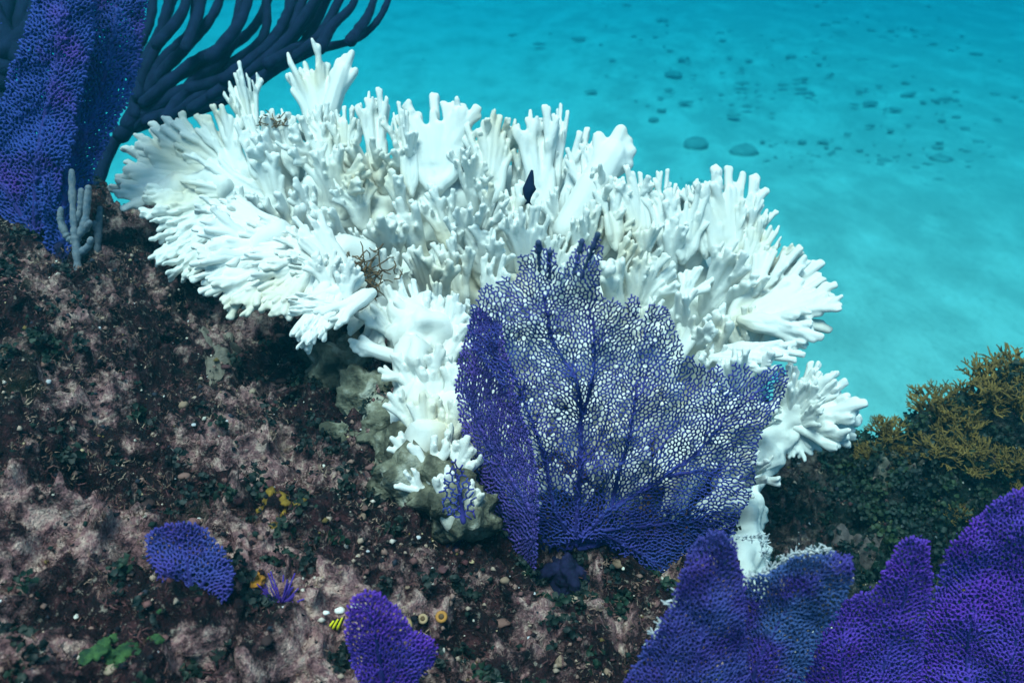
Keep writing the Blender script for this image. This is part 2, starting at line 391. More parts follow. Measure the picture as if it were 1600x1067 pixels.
def sea_fan_blade(parent, poly, base, veins, sp, depth, mat, seed, lw=.20, vein_gain=1.0, jit=0.0, bias=.7, sx=1.0, fuzz=0, link_lw=.85, name='blade', vmat=None, vw=2.6, dense=False):
    N, E, w, isl = grow_net(poly, base, veins, sp, seed, bias, sx, *((1.55, .3) if dense else ()))
    rng = np.random.default_rng(seed + 99)
    d = depth(N[:, 0], N[:, 1]); d = d + rng.normal(0, 1, len(N)) * jit
    p = P(N[:, 0], N[:, 1], d); px = d / F
    r = sp * lw * px * np.minimum(1 + vein_gain * .09 * np.maximum(0, np.log(w / 6)) ** 1.4, 2.4)
    nrm = np.cross(p[E[:, 1]] - p[E[:, 0]], RT); nv = -FW
    e = E
    ra = np.where(isl, np.minimum(r[e[:, 0]], sp * lw * px[e[:, 0]]) * link_lw, r[e[:, 0]]); rb = np.where(isl, np.minimum(r[e[:, 1]], sp * lw * px[e[:, 1]]) * link_lw, r[e[:, 1]])
    ra = np.where(isl, ra, np.minimum(ra, rb * 1.4))
    V, Q = edge_prisms(p[e[:, 0]], p[e[:, 1]], ra, rb, nv, 4); g = Geo(); g.add(V, Q)
    if fuzz:                                  # polyps: short bristles standing off the net
        idx = rng.integers(0, len(N), int(len(N) * fuzz)); dirs = rng.normal(0, 1, (len(idx), 3)) - FW * .9; dirs /= np.linalg.norm(dirs, axis=1)[:, None]
        a = p[idx]; bb = a + dirs * (sp * .75 * px[idx] * rng.uniform(.5, 1.2, len(idx)))[:, None]
        g.add(*edge_prisms(a, bb, sp * lw * .55 * px[idx], sp * lw * .2 * px[idx], np.array((.3, .2, .9)), 4))
    link(name, g.mesh(name, mat), parent, kind='stuff')
    for k, v in enumerate(veins):
        q = catmull(np.array(v, float), 8); dd = depth(q[:, 0], q[:, 1]); q3 = P(q[:, 0], q[:, 1], dd + .001); t = np.linspace(0, 1, len(q))
        r0 = vw * (1.0 if k == 0 else .8); g = Geo(); g.tube(q3, (r0 * (1 - t) ** .8 + lw * sp * 1.0) * dd / F * (1 + .12 * rng.normal(0, 1, len(q))), 8)
        link('vein', g.mesh('vein', vmat or M['vein']), parent)
def holdfast(parent, px, py, h, r, mat, name='holdfast', seed=0):
    b = G(px, py); g = Geo(); rng = random.Random(seed)
    g.tube([b + (0, 0, -.02), b + (0, 0, h * .5), b + (0, 0, h)], [r * 1.8, r * 1.1, r * .8], 10, 4)
    for k in range(6):
        a = k * 1.05 + rng.random(); v = np.array((math.cos(a), math.sin(a), 0))
        g.tube([b + (0, 0, h * .35), b + v * r * 2 + (0, 0, .004), b + v * r * 3.4 + (0, 0, -.02)], [r * .8, r * .6, r * .4], 7, 3)
    me = fuse(g, name, M['foot'], r * .22, 1); roughen(me, r * .5, .9 / r, 3, seed); link(name, me, parent); return b
def vplane(p0, yaw, lean=0.0, bend=0.0, bx=0, seed=0, wob=.004):
    n = np.array((math.sin(math.radians(yaw)), -math.cos(math.radians(yaw)), lean)); n /= np.linalg.norm(n)
    def f(px, py):
        d = plane_depth(px, py, p0, n); q = np.stack([px, py, np.zeros_like(px)], -1)
        return d + bend * ((px - bx) / 250.0) ** 2 + wob * fbm(q, 1 / 60.0, 2, seed)
    return f

def crop(pts, x0, y0, k): return [(x0 + k * a, y0 + k * b) for a, b in pts]

# the big purple fan in front of the white coral
c5 = lambda pts: crop(pts, 680, 350, .5622)
fp = G(890, 880)
fan = empty('sea_fan', fp, 'large open-meshed blue purple sea fan standing in front of the white coral', 'sea fan')
main_poly = c5([(100, 240), (120, 195), (150, 150), (165, 190), (200, 145), (225, 165), (240, 85), (270, 80), (285, 45), (300, 75), (330, 75), (350, 150), (375, 95), (400, 50), (425, 75), (450, 30), (460, 60), (455, 190), (480, 215), (500, 205), (520, 240), (545, 200), (565, 215), (572, 280), (600, 232), (635, 226), (665, 290), (690, 350), (672, 392), (720, 365), (700, 415), (745, 390), (755, 420), (790, 400), (812, 440), (835, 392), (865, 395), (888, 430), (950, 393), (975, 415), (970, 480), (905, 575), (885, 640), (880, 735), (845, 810), (820, 860), (760, 880), (730, 960), (690, 1010), (610, 1000), (540, 930), (480, 880), (400, 870), (320, 900), (270, 800), (265, 640), (200, 470), (150, 400), (100, 330)])
vein_px = c5
main_veins = [c5([(390, 860), (400, 720), (405, 560), (395, 440), (330, 330), (300, 200)]), c5([(400, 560), (440, 420), (440, 260)]), c5([(440, 840), (490, 790), (560, 750), (640, 700), (720, 640), (800, 560)]), c5([(490, 790), (510, 690), (540, 590), (560, 450)]), c5([(640, 700), (720, 690), (800, 700)]),
              c5([(360, 850), (325, 760), (300, 640), (250, 500), (190, 350)]), c5([(470, 850), (560, 840), (660, 830), (760, 820)]), c5([(470, 860), (560, 910), (640, 960)])]
sea_fan_blade(fan, main_poly, c5([(400, 890)])[0], main_veins, 3.5, vplane(fp, 4, -.12, .05, 930, 3, .012), M['fan'], 11, lw=.37, vein_gain=1.1, jit=.0008)
lobe_poly = c5([(110, 235), (75, 350), (58, 440), (66, 520), (82, 610), (105, 690), (135, 750), (185, 835), (205, 900), (235, 950), (262, 990), (275, 960), (284, 870), (286, 760), (276, 660), (250, 560), (222, 480), (200, 380), (180, 280)])
lp = P(*c5([(270, 840)])[0], plane_depth(*c5([(270, 840)])[0], fp, np.array((.07, -.99, -.12))) - .02)
sea_fan_blade(fan, lobe_poly, c5([(278, 870)])[0], [c5([(270, 800), (200, 690), (140, 600), (105, 500), (110, 400)])], 4.0, vplane(lp, -52, -.1, 0, 0, 5, .008), M['fan_lit'], 12, lw=.42, jit=.0008, sx=1.7, bias=.5, name='folded_lobe')
for (x, y), (x2, y2) in ((c5([(452, 30)])[0], c5([(405, 150)])[0]), (c5([(408, 48)])[0], c5([(385, 140)])[0]), (c5([(287, 52)])[0], c5([(290, 130)])[0]), (c5([(318, 78)])[0], c5([(318, 150)])[0])):
    g = Geo(); f_ = vplane(fp, 4, -.12, .05, 930, 3, .012); a = P(x, y, f_(np.array(x), np.array(y))); b_ = P(x2, y2, f_(np.array(x2), np.array(y2)))
    pts = [b_ + (a - b_) * t for t in np.linspace(0, 1, 14)]; g.tube(pts, [.0016 + .0005 * math.sin(k * 2.1) + (.0009 if k > 8 else 0) for k in range(14)], 9)
    link('overgrown_tip', g.mesh('overgrown_tip', M['tip']), fan)
low_poly = c5([(300, 820), (400, 800), (480, 815), (640, 790), (800, 800), (830, 850), (760, 885), (720, 980), (640, 1010), (560, 985), (500, 920), (440, 890), (380, 900), (320, 960), (290, 900)])
sea_fan_blade(fan, low_poly, c5([(400, 930)])[0], [c5([(400, 900), (520, 880), (640, 900)])], 5.6, lambda x, y: vplane(fp, 4, -.12, .05, 930, 3, .012)(x, y) + .012, M['vein'], 15, lw=.40, jit=.002, name='lower_layer')
holdfast(fan, 885, 893, .018, .010, M['vein'], seed=2)

def simple_fan(name, label, poly, base, veins, sp, yaw, lean, mat, seed, lw, sx=1.0, jit=.0008, fuzz=.25, group=None, bias=.6, wob=.01, bend=0, hold=True, lift=0.0, vgain=.8, vw=3.0):
    p0 = G(*base) - FW * lift; o = empty(name, p0, label, 'sea fan', group)
    bx = np.mean([q[0] for q in poly])
    sea_fan_blade(o, poly, base, veins, sp, vplane(p0, yaw, lean, bend, bx, seed, wob), mat, seed, lw=lw, jit=jit, sx=sx, fuzz=fuzz, bias=bias, vein_gain=vgain, vw=vw, dense=lw > .35)
    if lw > .36: f2 = vplane(p0, yaw, lean, bend, bx, seed, wob); sea_fan_blade(o, poly, base, veins[:1], sp * 1.05, lambda x, y: f2(x, y) + .006, mat, seed + 50, lw=lw, jit=jit, sx=sx, bias=bias, vein_gain=vgain, vw=.5, dense=True, name='back_layer')
    if hold: holdfast(o, base[0], base[1], .02, .007, M['vein'], seed=seed)
    return o
c6 = lambda pts: crop(pts, 960, 700, .4)
simple_fan('sea_fan', 'narrow dusky purple sea fan with frayed white left edge, overlapping the large fan', c6([(325, 360), (380, 330), (430, 335), (470, 400), (495, 480), (495, 560), (505, 700), (510, 918), (500, 1100), (380, 1250), (260, 1300), (150, 1200), (20, 1000), (40, 918), (100, 830), (160, 740), (200, 660), (240, 590), (265, 500), (295, 410)]), (1070, 1215), [c6([(300, 1100), (320, 850), (380, 500)]), c6([(300, 1100), (200, 900), (250, 650)])], 4.6, 18, -.05, M['fan_slate'], 21, .38)
simple_fan('sea_fan', 'rounded slate blue sea fan with purple crown between two taller purple fans', c6([(485, 560), (540, 520), (600, 488), (700, 440), (790, 418), (850, 418), (915, 425), (930, 460), (925, 510), (900, 570), (860, 650), (800, 750), (740, 880), (700, 1000), (600, 1200), (480, 1200), (450, 900), (470, 650)]), (1175, 1190), [c6([(540, 1150), (545, 890), (610, 740), (690, 610), (800, 500)])], 4.6, -10, -.1, M['fan_steel'], 22, .38)
simple_fan('sea_fan', 'violet sea fan with narrow upright spiky lobe, standing before the dark algae', c6([(640, 1050), (700, 918), (760, 820), (840, 690), (900, 600), (950, 575), (1010, 575), (1050, 505), (1085, 440), (1125, 370), (1180, 352), (1218, 366), (1228, 450), (1235, 560), (1205, 650), (1200, 760), (1190, 918), (1180, 1100), (1050, 1300), (850, 1300), (700, 1200)]), (1345, 1215), [c6([(960, 1250), (1020, 950), (1100, 700), (1170, 430)]), c6([(960, 1250), (880, 1000), (900, 700)])], 4.8, 12, -.08, M['fan_violet'], 23, .38)
simple_fan('sea_fan', 'broad vivid violet sea fan, the tallest on the rock below the golden algae', c6([(1180, 918), (1200, 800), (1230, 640), (1265, 540), (1290, 450), (1330, 370), (1400, 290), (1480, 215), (1560, 180), (1640, 150), (1800, 140), (1950, 250), (2000, 500), (1900, 900), (1700, 1300), (1450, 1400), (1250, 1250), (1170, 1050)]), (1560, 1270), [c6([(1520, 1300), (1530, 950), (1600, 600)]), c6([(1520, 1300), (1380, 900), (1420, 500)]), c6([(1520, 1300), (1700, 900), (1800, 500)])], 5.0, -8, -.05, M['fan_violet'], 24, .38)
simple_fan('sea_fan', 'stubby violet sea fan on the pink rock beside the tiny ring polyps', [(545, 955), (556, 932), (573, 924), (593, 928), (617, 952), (641, 982), (672, 1002), (680, 1014), (672, 1036), (650, 1062), (640, 1100), (600, 1120), (573, 1090), (555, 1040), (545, 1000)], (608, 1110), [[(600, 1080), (590, 1010), (575, 950)], [(600, 1080), (640, 1020)]], 4.6, 8, -.1, M['fan_violet'], 25, .40)
simple_fan('sea_fan', 'small round navy blue sea fan lying low on the pink rock', [(234, 838), (255, 824), (287, 816), (317, 826), (341, 856), (362, 889), (359, 916), (351, 942), (334, 932), (314, 930), (300, 940), (287, 925), (268, 912), (246, 898), (234, 868)], (305, 938), [[(302, 930), (292, 880), (280, 840)], [(302, 930), (335, 890)]], 4.6, -5, .30, M['fan_slate'], 26, .40, lift=.035)
simple_fan('sea_fan', 'tiny young dark purple sea fan on a short stalk left of the large fan', [(694, 775), (697, 745), (705, 728), (713, 718), (722, 735), (733, 758), (740, 785), (733, 805), (722, 812), (706, 808), (694, 800)], (725, 838), [[(724, 815), (720, 780), (713, 740)]], 5.5, 6, .0, M['fan_slate'], 27, .26, fuzz=0, lift=.05)
# tall blue fans at the upper left
simple_fan('sea_fan', 'tall folded blue purple sea fan rising before the dark sea rods', [(235, -90), (222, 40), (215, 100), (196, 160), (174, 205), (152, 248), (140, 280), (122, 335), (108, 405), (75, 400), (66, 300), (80, 200), (100, 120), (110, 20), (120, -90)], (96, 405), [[(98, 380), (105, 270), (150, 170), (175, 60), (190, -60)], [(105, 270), (130, 130), (140, -20)]], 4.3, 24, .12, M['fan_blue'], 31, .54, bend=-.05, jit=.0012)
simple_fan('sea_fan', 'wide blue sea fan with magenta flecks, partly behind the folded blue fan', [(-90, 130), (8, 160), (20, 108), (42, 55), (62, -30), (66, -90), (150, -90), (145, 60), (118, 160), (104, 250), (78, 330), (52, 388), (-10, 382), (-90, 350)], (58, 390), [[(55, 370), (60, 240), (90, 100), (100, -40)], [(55, 370), (0, 280), (-50, 200)]], 4.3, -16, .12, M['fan_blue'], 32, .54, bend=.04, jit=.0012)

# ------------------------------------------------------------------ the bleached coral
def hand(seed, nf=7, spread=.8, rf=.05, stalk=.12, nubs=4, fork=.75, prong=.7, lumpy=0, voxel=.021, wide=.24, web=1):
    """one flat coral blade that divides into fingers: foot at the origin, growing along +Y, about 1 high"""
    R = random.Random(seed); g = Geo()
    if wide:
        for k in range(5):
            x = wide * (k - 2) / 2; g.tube([(x * .5, -.30 + .06 * abs(k - 2), R.uniform(-.05, .05)), (x * .9, -.05, R.uniform(-.03, .03)), (x * 1.1, .22, R.uniform(-.04, .04))], [rf * 1.5, rf * 1.6, rf * 1.1], 8, 2)
    else: g.tube([(0, -.22, 0), (0, stalk * .5, 0), (0, stalk + .08, 0)], [rf * 1.7, rf * 1.9, rf * 1.7], 9, 2)
    def finger(p, a, L, r0, r1, zt, lev):
        pts = [np.array(p, float)]; rr = [r0]; n = 4 if lev == 0 else 3; a0 = a * (.55 if lev == 0 else 1)
        for k in range(1, n + 1):
            t = k / n; aa = a0 + (a - a0) * t + R.uniform(-.12, .12)
            pts.append(pts[-1] + np.array((math.sin(aa), math.cos(aa), zt + R.uniform(-.12, .12))) * L / n); rr.append(r0 + (r1 - r0) * t)
        g.tube(pts, rr, 8, 2)
        if lev < 2:
            if R.random() < fork and lev == 0:
                k = n - 2; s = R.choice((-1, 1)); finger(pts[k], a + s * R.uniform(.25, .5), L * R.uniform(.28, .42), rr[k], r1 * .95, zt + R.uniform(-.3, .3), 1)
                if R.random() < .5: finger(pts[n - 1], a - s * R.uniform(.25, .5), L * R.uniform(.2, .3), rr[n - 1], r1 * .9, zt + R.uniform(-.3, .3), 1)
            if R.random() < prong:
                for s in (-1, 1): finger(pts[-1], a + s * R.uniform(.25, .55), L * R.uniform(.06, .10) * (1 if lev == 0 else 1.8), r1 * .95, r1 * .80, zt + R.uniform(-.4, .4), 2)
        if lev == 0:
            for q in range(nubs):
                if R.random() < .5: continue
                k = R.randint(1, n - 1); t = R.random(); p = pts[k] * (1 - t) + pts[k + 1 if k < n else k] * t
                dz = R.choice((-1, 1)); v = np.array((R.uniform(-.3, .3), R.uniform(.5, 1.0), dz * R.uniform(.5, 1.0)))
                l = R.uniform(.07, .17); g.tube([p, p + v * l * .6, p + v * l + np.array((0, l * .35, 0))], [rf * .9, rf * .75, rf * .55], 7)
    for i in range(nf * 2 if web else 0):
        a = -spread + 2 * spread * (i + .5) / (nf * 2); l = R.uniform(.42, .64) * (1 - .2 * (a / spread) ** 2); z = R.uniform(-.05, .05)
        x0 = wide * a / spread; g.tube([(x0, stalk * .4, 0), (x0 + math.sin(a * .6) * l * .5, stalk * .5 + math.cos(a * .6) * l * .5, z * .5), (x0 + math.sin(a * .9) * l, stalk * .5 + math.cos(a * .9) * l, z)], [rf * 1.3, rf * 1.15, rf * .8], 7, 2)
    for i in range(nf):
        a = -spread + 2 * spread * (i + .5 + R.uniform(-.3, .3)) / nf
        L = (1 - .22 * (a / (spread + .01)) ** 2) * R.uniform(.80, 1.02) - stalk
        finger((wide * a / spread + R.uniform(-.04, .04), stalk * .6, R.uniform(-.03, .03)), a, L, rf * R.uniform(1.15, 1.35), rf * R.uniform(.80, .96), R.uniform(-.16, .16), 0)
    me = fuse(g, 'coral_blade', M['coral'], voxel, 3, .5)
    if lumpy: roughen(me, lumpy, 9, 2, seed)
    return me
HAND = [hand(100 + k, *a) for k, a in enumerate([
    (6, .62, .070), (5, .45, .074), (7, .75, .066), (6, .55, .068), (4, .38, .078), (6, .70, .066), (5, .50, .074), (7, .60, .064), (6, .80, .068), (4, .42, .080), (5, .46, .068), (8, .85, .062), (6, .34, .066), (5, .60, .074)])]
SLIM = [hand(200 + k, *a, wide=.05) for k, a in enumerate([(3, .30, .066, .25, 2), (4, .40, .064, .30, 3), (3, .45, .062, .35, 2), (4, .28, .066, .2, 4)])]
STALK = [hand(300 + k, *a, wide=0) for k, a in enumerate([(3, .55, .085, .55, 0, .5, .9), (5, .95, .065, .42, 0, .9, .9)])]
NUBBY = [hand(400 + k, *a, lumpy=.03, wide=.18) for k, a in enumerate([(5, .7, .085, .2, 16, .6, .5), (4, .5, .095, .2, 18, .5, .5), (6, .9, .080, .15, 14, .6, .6), (5, .6, .090, .1, 20, .6, .6)])]
FAN = [hand(600 + k, *a, wide=.10) for k, a in enumerate([(7, .85, .068), (6, .75, .072), (7, .95, .066)])]
CHUNK = [hand(700 + k, *a, wide=.08, voxel=.024, web=0) for k, a in enumerate([(3, .50, .086, .25, 3, .9, .8), (4, .75, .080, .2, 4, .9, .8), (3, .40, .092, .3, 4, .8, .9), (4, .65, .084, .15, 5, .9, .7), (3, .80, .086, .3, 3, .9, .8)])]
FINE = [hand(800 + k, *a, wide=.16, voxel=.021, web=0) for k, a in enumerate([(6, .62, .060, .12, 5, .9, .9), (5, .50, .064, .15, 5, .9, .9), (6, .80, .058, .12, 6, .9, .9), (5, .70, .062, .2, 5, .9, .8), (7, .70, .056, .1, 5, .9, .9)])]
KIND = {'c': CHUNK, 'd': FINE, 'h': HAND, 's': SLIM, 't': STALK, 'n': NUBBY, 'f': FAN}
R0 = random.Random(77)
def put_blade(colony, kind, bx, by, tx, ty, db, dt, wid=1.0, roll=None, idx=None, name='blade'):
    B = Vector(P(bx, by, db)); T = Vector(P(tx, ty, dt)); yv = T - B; L = yv.length; yv.normalize()
    if roll is None: roll = R0.uniform(-50, 50)
    z = Vector(-FW) * .8 + Vector((0, 0, .35)); z = (z - yv * z.dot(yv)).normalized(); z = Matrix.Rotation(math.radians(roll), 3, yv) @ z; x = yv.cross(z)
    pool = KIND[kind]; me = pool[idx if idx is not None else R0.randrange(len(pool))]
    s = R0.choice((-1, 1)); o = bpy.data.objects.new(name, me); col.objects.link(o); o.parent = colony
    mw = Matrix.Translation(B) @ Matrix((x * s, yv, z)).transposed().to_4x4() @ Matrix.Diagonal((L * wid, L, L * max(.8, min(1.2, wid)), 1))
    o.matrix_parent_inverse = Matrix.Translation(-Vector(colony.location)); o.matrix_basis = mw
    return o
def dome(x, y): return 1.17 + .34 * np.clip((640 - y) / 520, -.3, 1.1) + .05 * ((x - 760) / 500) ** 2
coral = empty('fire_coral', G(800, 800), 'large bleached white branching coral colony with finger-tipped blades, behind the large purple fan', 'coral')
# the body the blades stand on
g = Geo()
def blob(px, py, d, rx, ry, rz):
    c = P(px, py, d); u = np.linspace(0, math.pi, 14); v = np.arange(20) / 20 * 2 * math.pi
    V = np.array([(math.sin(a) * math.cos(b), math.sin(a) * math.sin(b), math.cos(a)) for a in u[1:-1] for b in v] + [(0, 0, 1), (0, 0, -1)]) * (rx, ry, rz) + c
    Q = np.array([(i * 20 + j, (i + 1) * 20 + j, (i + 1) * 20 + (j + 1) % 20, i * 20 + (j + 1) % 20) for i in range(11) for j in range(20)])
    T = np.array([(240, j, (j + 1) % 20) for j in range(20)] + [(241, 220 + (j + 1) % 20, 220 + j) for j in range(20)])
    g.add(V, Q, T)
for b in [(560, 320, 1.46, .15, .09, .09), (700, 300, 1.46, .14, .10, .11), (860, 340, 1.45, .15, .10, .10), (1000, 420, 1.42, .13, .10, .10), (1110, 480, 1.40, .10, .09, .10), (420, 300, 1.45, .13, .08, .06), (330, 290, 1.42, .09, .07, .05), (330, 370, 1.40, .05, .05, .07),
          (720, 460, 1.40, .12, .10, .11), (860, 520, 1.37, .16, .11, .14), (1010, 580, 1.35, .14, .11, .13), (690, 600, 1.27, .06, .06, .12), (780, 700, 1.27, .10, .08, .12), (950, 700, 1.28, .15, .09, .14), (1080, 700, 1.30, .09, .08, .12), (660, 720, 1.22, .05, .05, .08), (500, 430, 1.44, .09, .06, .04), (1130, 600, 1.36, .06, .06, .08)]: blob(b[0], b[1] + 18, b[2] + .075, b[3] * .95, b[4] * .85, b[5] * .85)
for b in [(440, 400, 1.29, .07, .05, .03), (500, 420, 1.33, .06, .06, .035), (410, 385, 1.27, .04, .03, .02), (660, 520, 1.23, .04, .03, .05), (665, 590, 1.20, .045, .035, .06), (670, 660, 1.185, .048, .04, .06), (685, 730, 1.165, .05, .045, .06), (735, 775, 1.16, .035, .03, .05), (660, 770, 1.145, .045, .04, .03)]: blob(*b)
me = fuse(g, 'coral_body', M['coral'], .008, 4); roughen(me, .03, 22, 3, 4); link('body', me, coral)
# blades of the outline and of the front, foot and tip in turn
D = dome
SPEC = [  # kind, foot, tip, width, roll
    ('d', 396, 215, 369, 108, .52, 0), ('h', 500, 185, 474, 76, .66, 5), ('t', 505, 210, 548, 72, .62, 10), ('d', 505, 240, 500, 160, .9, 0), ('h', 540, 250, 545, 168, .6, 0),  ('d', 590, 250, 584, 140, .62, 0), ('h', 682, 262, 684, 143, 1.0, 0), ('d', 640, 270, 630, 168, .6, 20), ('h', 766, 285, 775, 174, .66, 10), ('d', 845, 300, 840, 168, .72, 0), ('s', 870, 270, 875, 160, .5, 10),
    ('t', 905, 330, 985, 196, 1.05, 0), ('s', 890, 300, 925, 200, .8, 10), ('h', 998, 350, 984, 262, .7, 0), ('d', 1035, 360, 1032, 264, .65, 0), ('h', 1070, 380, 1078, 295, .8, 10), ('d', 960, 360, 950, 275, .8, 10), ('h', 1100, 370, 1092, 280, .6, 0), ('d', 920, 320, 905, 225, .7, 15), ('h', 1138, 380, 1128, 262, .86, 0), ('d', 1160, 390, 1190, 300, .75, 15), ('h', 1170, 420, 1205, 345, .7, 0), ('d', 1170, 480, 1268, 395, .85, 10), ('h', 1200, 490, 1308, 440, .85, -10), ('c', 1210, 495, 1314, 478, .9, 5), ('c', 1190, 505, 1290, 522, .9, 25), ('c', 1200, 470, 1290, 415, .9, 0), ('c', 1140, 560, 1225, 560, .8, 10), ('s', 1165, 545, 1262, 548, .9, 0),
    ('d', 370, 265, 325, 165, .75, 5), ('h', 410, 260, 405, 175, .8, 10), ('d', 455, 250, 432, 170, .7, 0), ('f', 315, 268, 226, 205, .85, 0), ('f', 290, 275, 186, 243, .9, 15), ('f', 285, 292, 176, 278, .8, -10), ('n', 320, 315, 208, 318, .7, 10), ('s', 270, 262, 205, 225, .8, 0), ('n', 330, 330, 238, 372, .7, 0), ('n', 320, 360, 245, 415, .7, 10), ('n', 330, 390, 260, 440, .6, 0), ('h', 350, 255, 275, 195, .75, 10),
    ('f', 400, 385, 298, 372, .85, -15), ('f', 405, 400, 290, 415, .8, 10), ('f', 395, 415, 304, 448, .7, -5), ('f', 415, 425, 322, 475, .8, -5), ('h', 430, 425, 368, 492, .7, 15), ('s', 450, 425, 405, 490, .8, 0), ('h', 420, 355, 318, 325, .7, 10), ('s', 490, 420, 478, 490, .8, 10), ('h', 460, 380, 372, 352, .8, 5), ('h', 470, 400, 378, 405, .8, 25), ('h', 470, 420, 395, 450, .8, -25), ('h', 500, 400, 432, 370, .9, 30), ('h', 520, 410, 470, 335, .8, 0), ('h', 500, 425, 450, 410, .7, 0), ('h', 380, 300, 290, 262, .7, 0), ('n', 380, 340, 300, 330, .7, 10),
    ('s', 500, 440, 538, 472, .8, 0), ('n', 520, 480, 440, 470, .5, 10), ('n', 510, 480, 470, 545, .5, 0),
    ('c', 560, 470, 492, 512, .9, 20), ('c', 590, 480, 540, 528, .9, -10), ('c', 540, 450, 470, 500, .9, 0), ('c', 600, 500, 575, 560, .9, 10), ('c', 470, 440, 415, 500, .9, 10), ('c', 500, 470, 465, 545, .9, 0), ('c', 430, 430, 350, 480, .9, 20), ('c', 410, 400, 312, 440, .9, -15), ('c', 455, 430, 398, 492, .9, 0), ('c', 420, 380, 306, 392, .8, 10), ('c', 515, 450, 492, 385, 1.0, 10), ('c', 540, 460, 545, 400, 1.0, -10), ('c', 500, 445, 520, 390, .9, 40),
    ('t', 625, 560, 536, 532, .8, 0), ('c', 625, 530, 560, 478, .8, 10), ('h', 645, 520, 602, 430, .8, 0), ('c', 665, 540, 655, 440, 1.0, 10), ('h', 690, 550, 712, 455, .8, -10), ('c', 700, 560, 735, 500, 1.0, 0), ('c', 650, 610, 608, 545, 1.0, 10), ('c', 680, 620, 680, 535, 1.0, 0), ('c', 700, 630, 732, 560, 1.0, 20), ('c', 645, 660, 600, 610, 1.0, 0), ('c', 670, 690, 655, 605, 1.0, 20), ('c', 700, 690, 722, 610, 1.0, -20), ('c', 650, 720, 604, 680, 1.0, 10), ('c', 680, 750, 668, 670, 1.0, 0), ('c', 710, 750, 738, 680, 1.0, 10), ('c', 660, 770, 622, 735, 1.0, 0), ('c', 700, 800, 690, 730, 1.0, 0), ('c', 725, 810, 748, 755, 1.0, 10), ('c', 690, 640, 650, 640, .8, 40), ('c', 700, 720, 700, 660, .8, 60),
]
depth_adj = {}
for k, bx, by, tx, ty, w, rl in SPEC:
    if ty < 300: tx, ty = tx + (tx - bx) * .04, ty + (ty - by) * .04
    near = -.035 if (tx > 530 and ty > 425) else (-.13 if 280 < tx < 560 and ty > 315 else 0)
    db = float(D(bx, by)) + near + .02; dt = db + .35 * (math.hypot(tx - bx, ty - by) / F) * (1 if ty < by else -1) * .6 - .02
    put_blade(coral, k, bx, by, tx, ty, db, dt, w, rl + R0.uniform(-12, 12))
# the crowd of blades over the middle
mask = [(380, 300), (440, 226), (560, 232), (690, 236), (860, 265), (920, 318), (1000, 345), (1120, 350), (1170, 415), (1220, 470), (1190, 520), (1160, 580), (1170, 640), (1150, 720), (1130, 780), (800, 790), (720, 720), (700, 600), (660, 470), (560, 400), (440, 390), (400, 350)]
rng = np.random.default_rng(8); taken = []
for _ in range(6000):
    q = np.array((rng.uniform(320, 1230), rng.uniform(210, 800)))
    if not in_poly(q[None], mask)[0]: continue
    if any((q[0] - t[0]) ** 2 + ((q[1] - t[1]) * .8) ** 2 < 38 ** 2 for t in taken): continue
    taken.append(q)
taken.sort(key=lambda q: q[1])
for q in taken:
    x, y = q; ang = math.atan2((x - 760) * .9, 430) * .75 + rng.normal(0, .16); L = rng.uniform(78, 118)
    tx, ty = x + math.sin(ang) * L * .9, y - math.cos(ang) * L * .80
    db = float(D(x, y)) + .05; put_blade(coral, rng.choice(['h', 's', 'c', 'd'], p=[.24, .08, .16, .52]), x, y + 25, tx, ty + 20, db, db - .045 + rng.normal(0, .02), rng.uniform(.65, 1.0), rng.uniform(-50, 50))
# small colony beside the right edge of the fan
small = empty('fire_coral', G(1180, 780), 'small bleached white coral with spread fingers, beside the right edge of the large purple fan', 'coral')
g = Geo(); g.tube([P(1135, 930, 1.20), P(1150, 840, 1.235), P(1165, 760, 1.25), P(1200, 690, 1.27), P(1235, 660, 1.28)], [.055, .042, .032, .028, .022], 12, 5); blob(1238, 650, 1.285, .04, .03, .04)
me = fuse(g, 'small_coral_stem', M['coral'], .006, 3); roughen(me, .018, 30, 3, 9); link('stem', me, small)
for k, tx, ty, w, rl in [('f', 1268, 562, .8, 0), ('f', 1300, 570, .6, 20), ('f', 1250, 575, .6, -20), ('s', 1325, 580, .7, 0), ('c', 1345, 598, .9, 15), ('c', 1360, 638, .9, 0), ('c', 1352, 672, .8, 20), ('c', 1328, 702, .8, 0), ('c', 1290, 708, .8, 10), ('h', 1310, 640, .7, 40), ('h', 1280, 610, .7, -40), ('h', 1290, 660, .8, 60), ('h', 1220, 590, .6, 10), ('t', 1250, 732, .7, 0), ('h', 1205, 640, .6, 0)]:
    put_blade(small, k, 1236 + R0.uniform(-8, 8), 652 + R0.uniform(-8, 8), tx, ty, 1.27, 1.24 + R0.uniform(-.03, .03), w, rl)

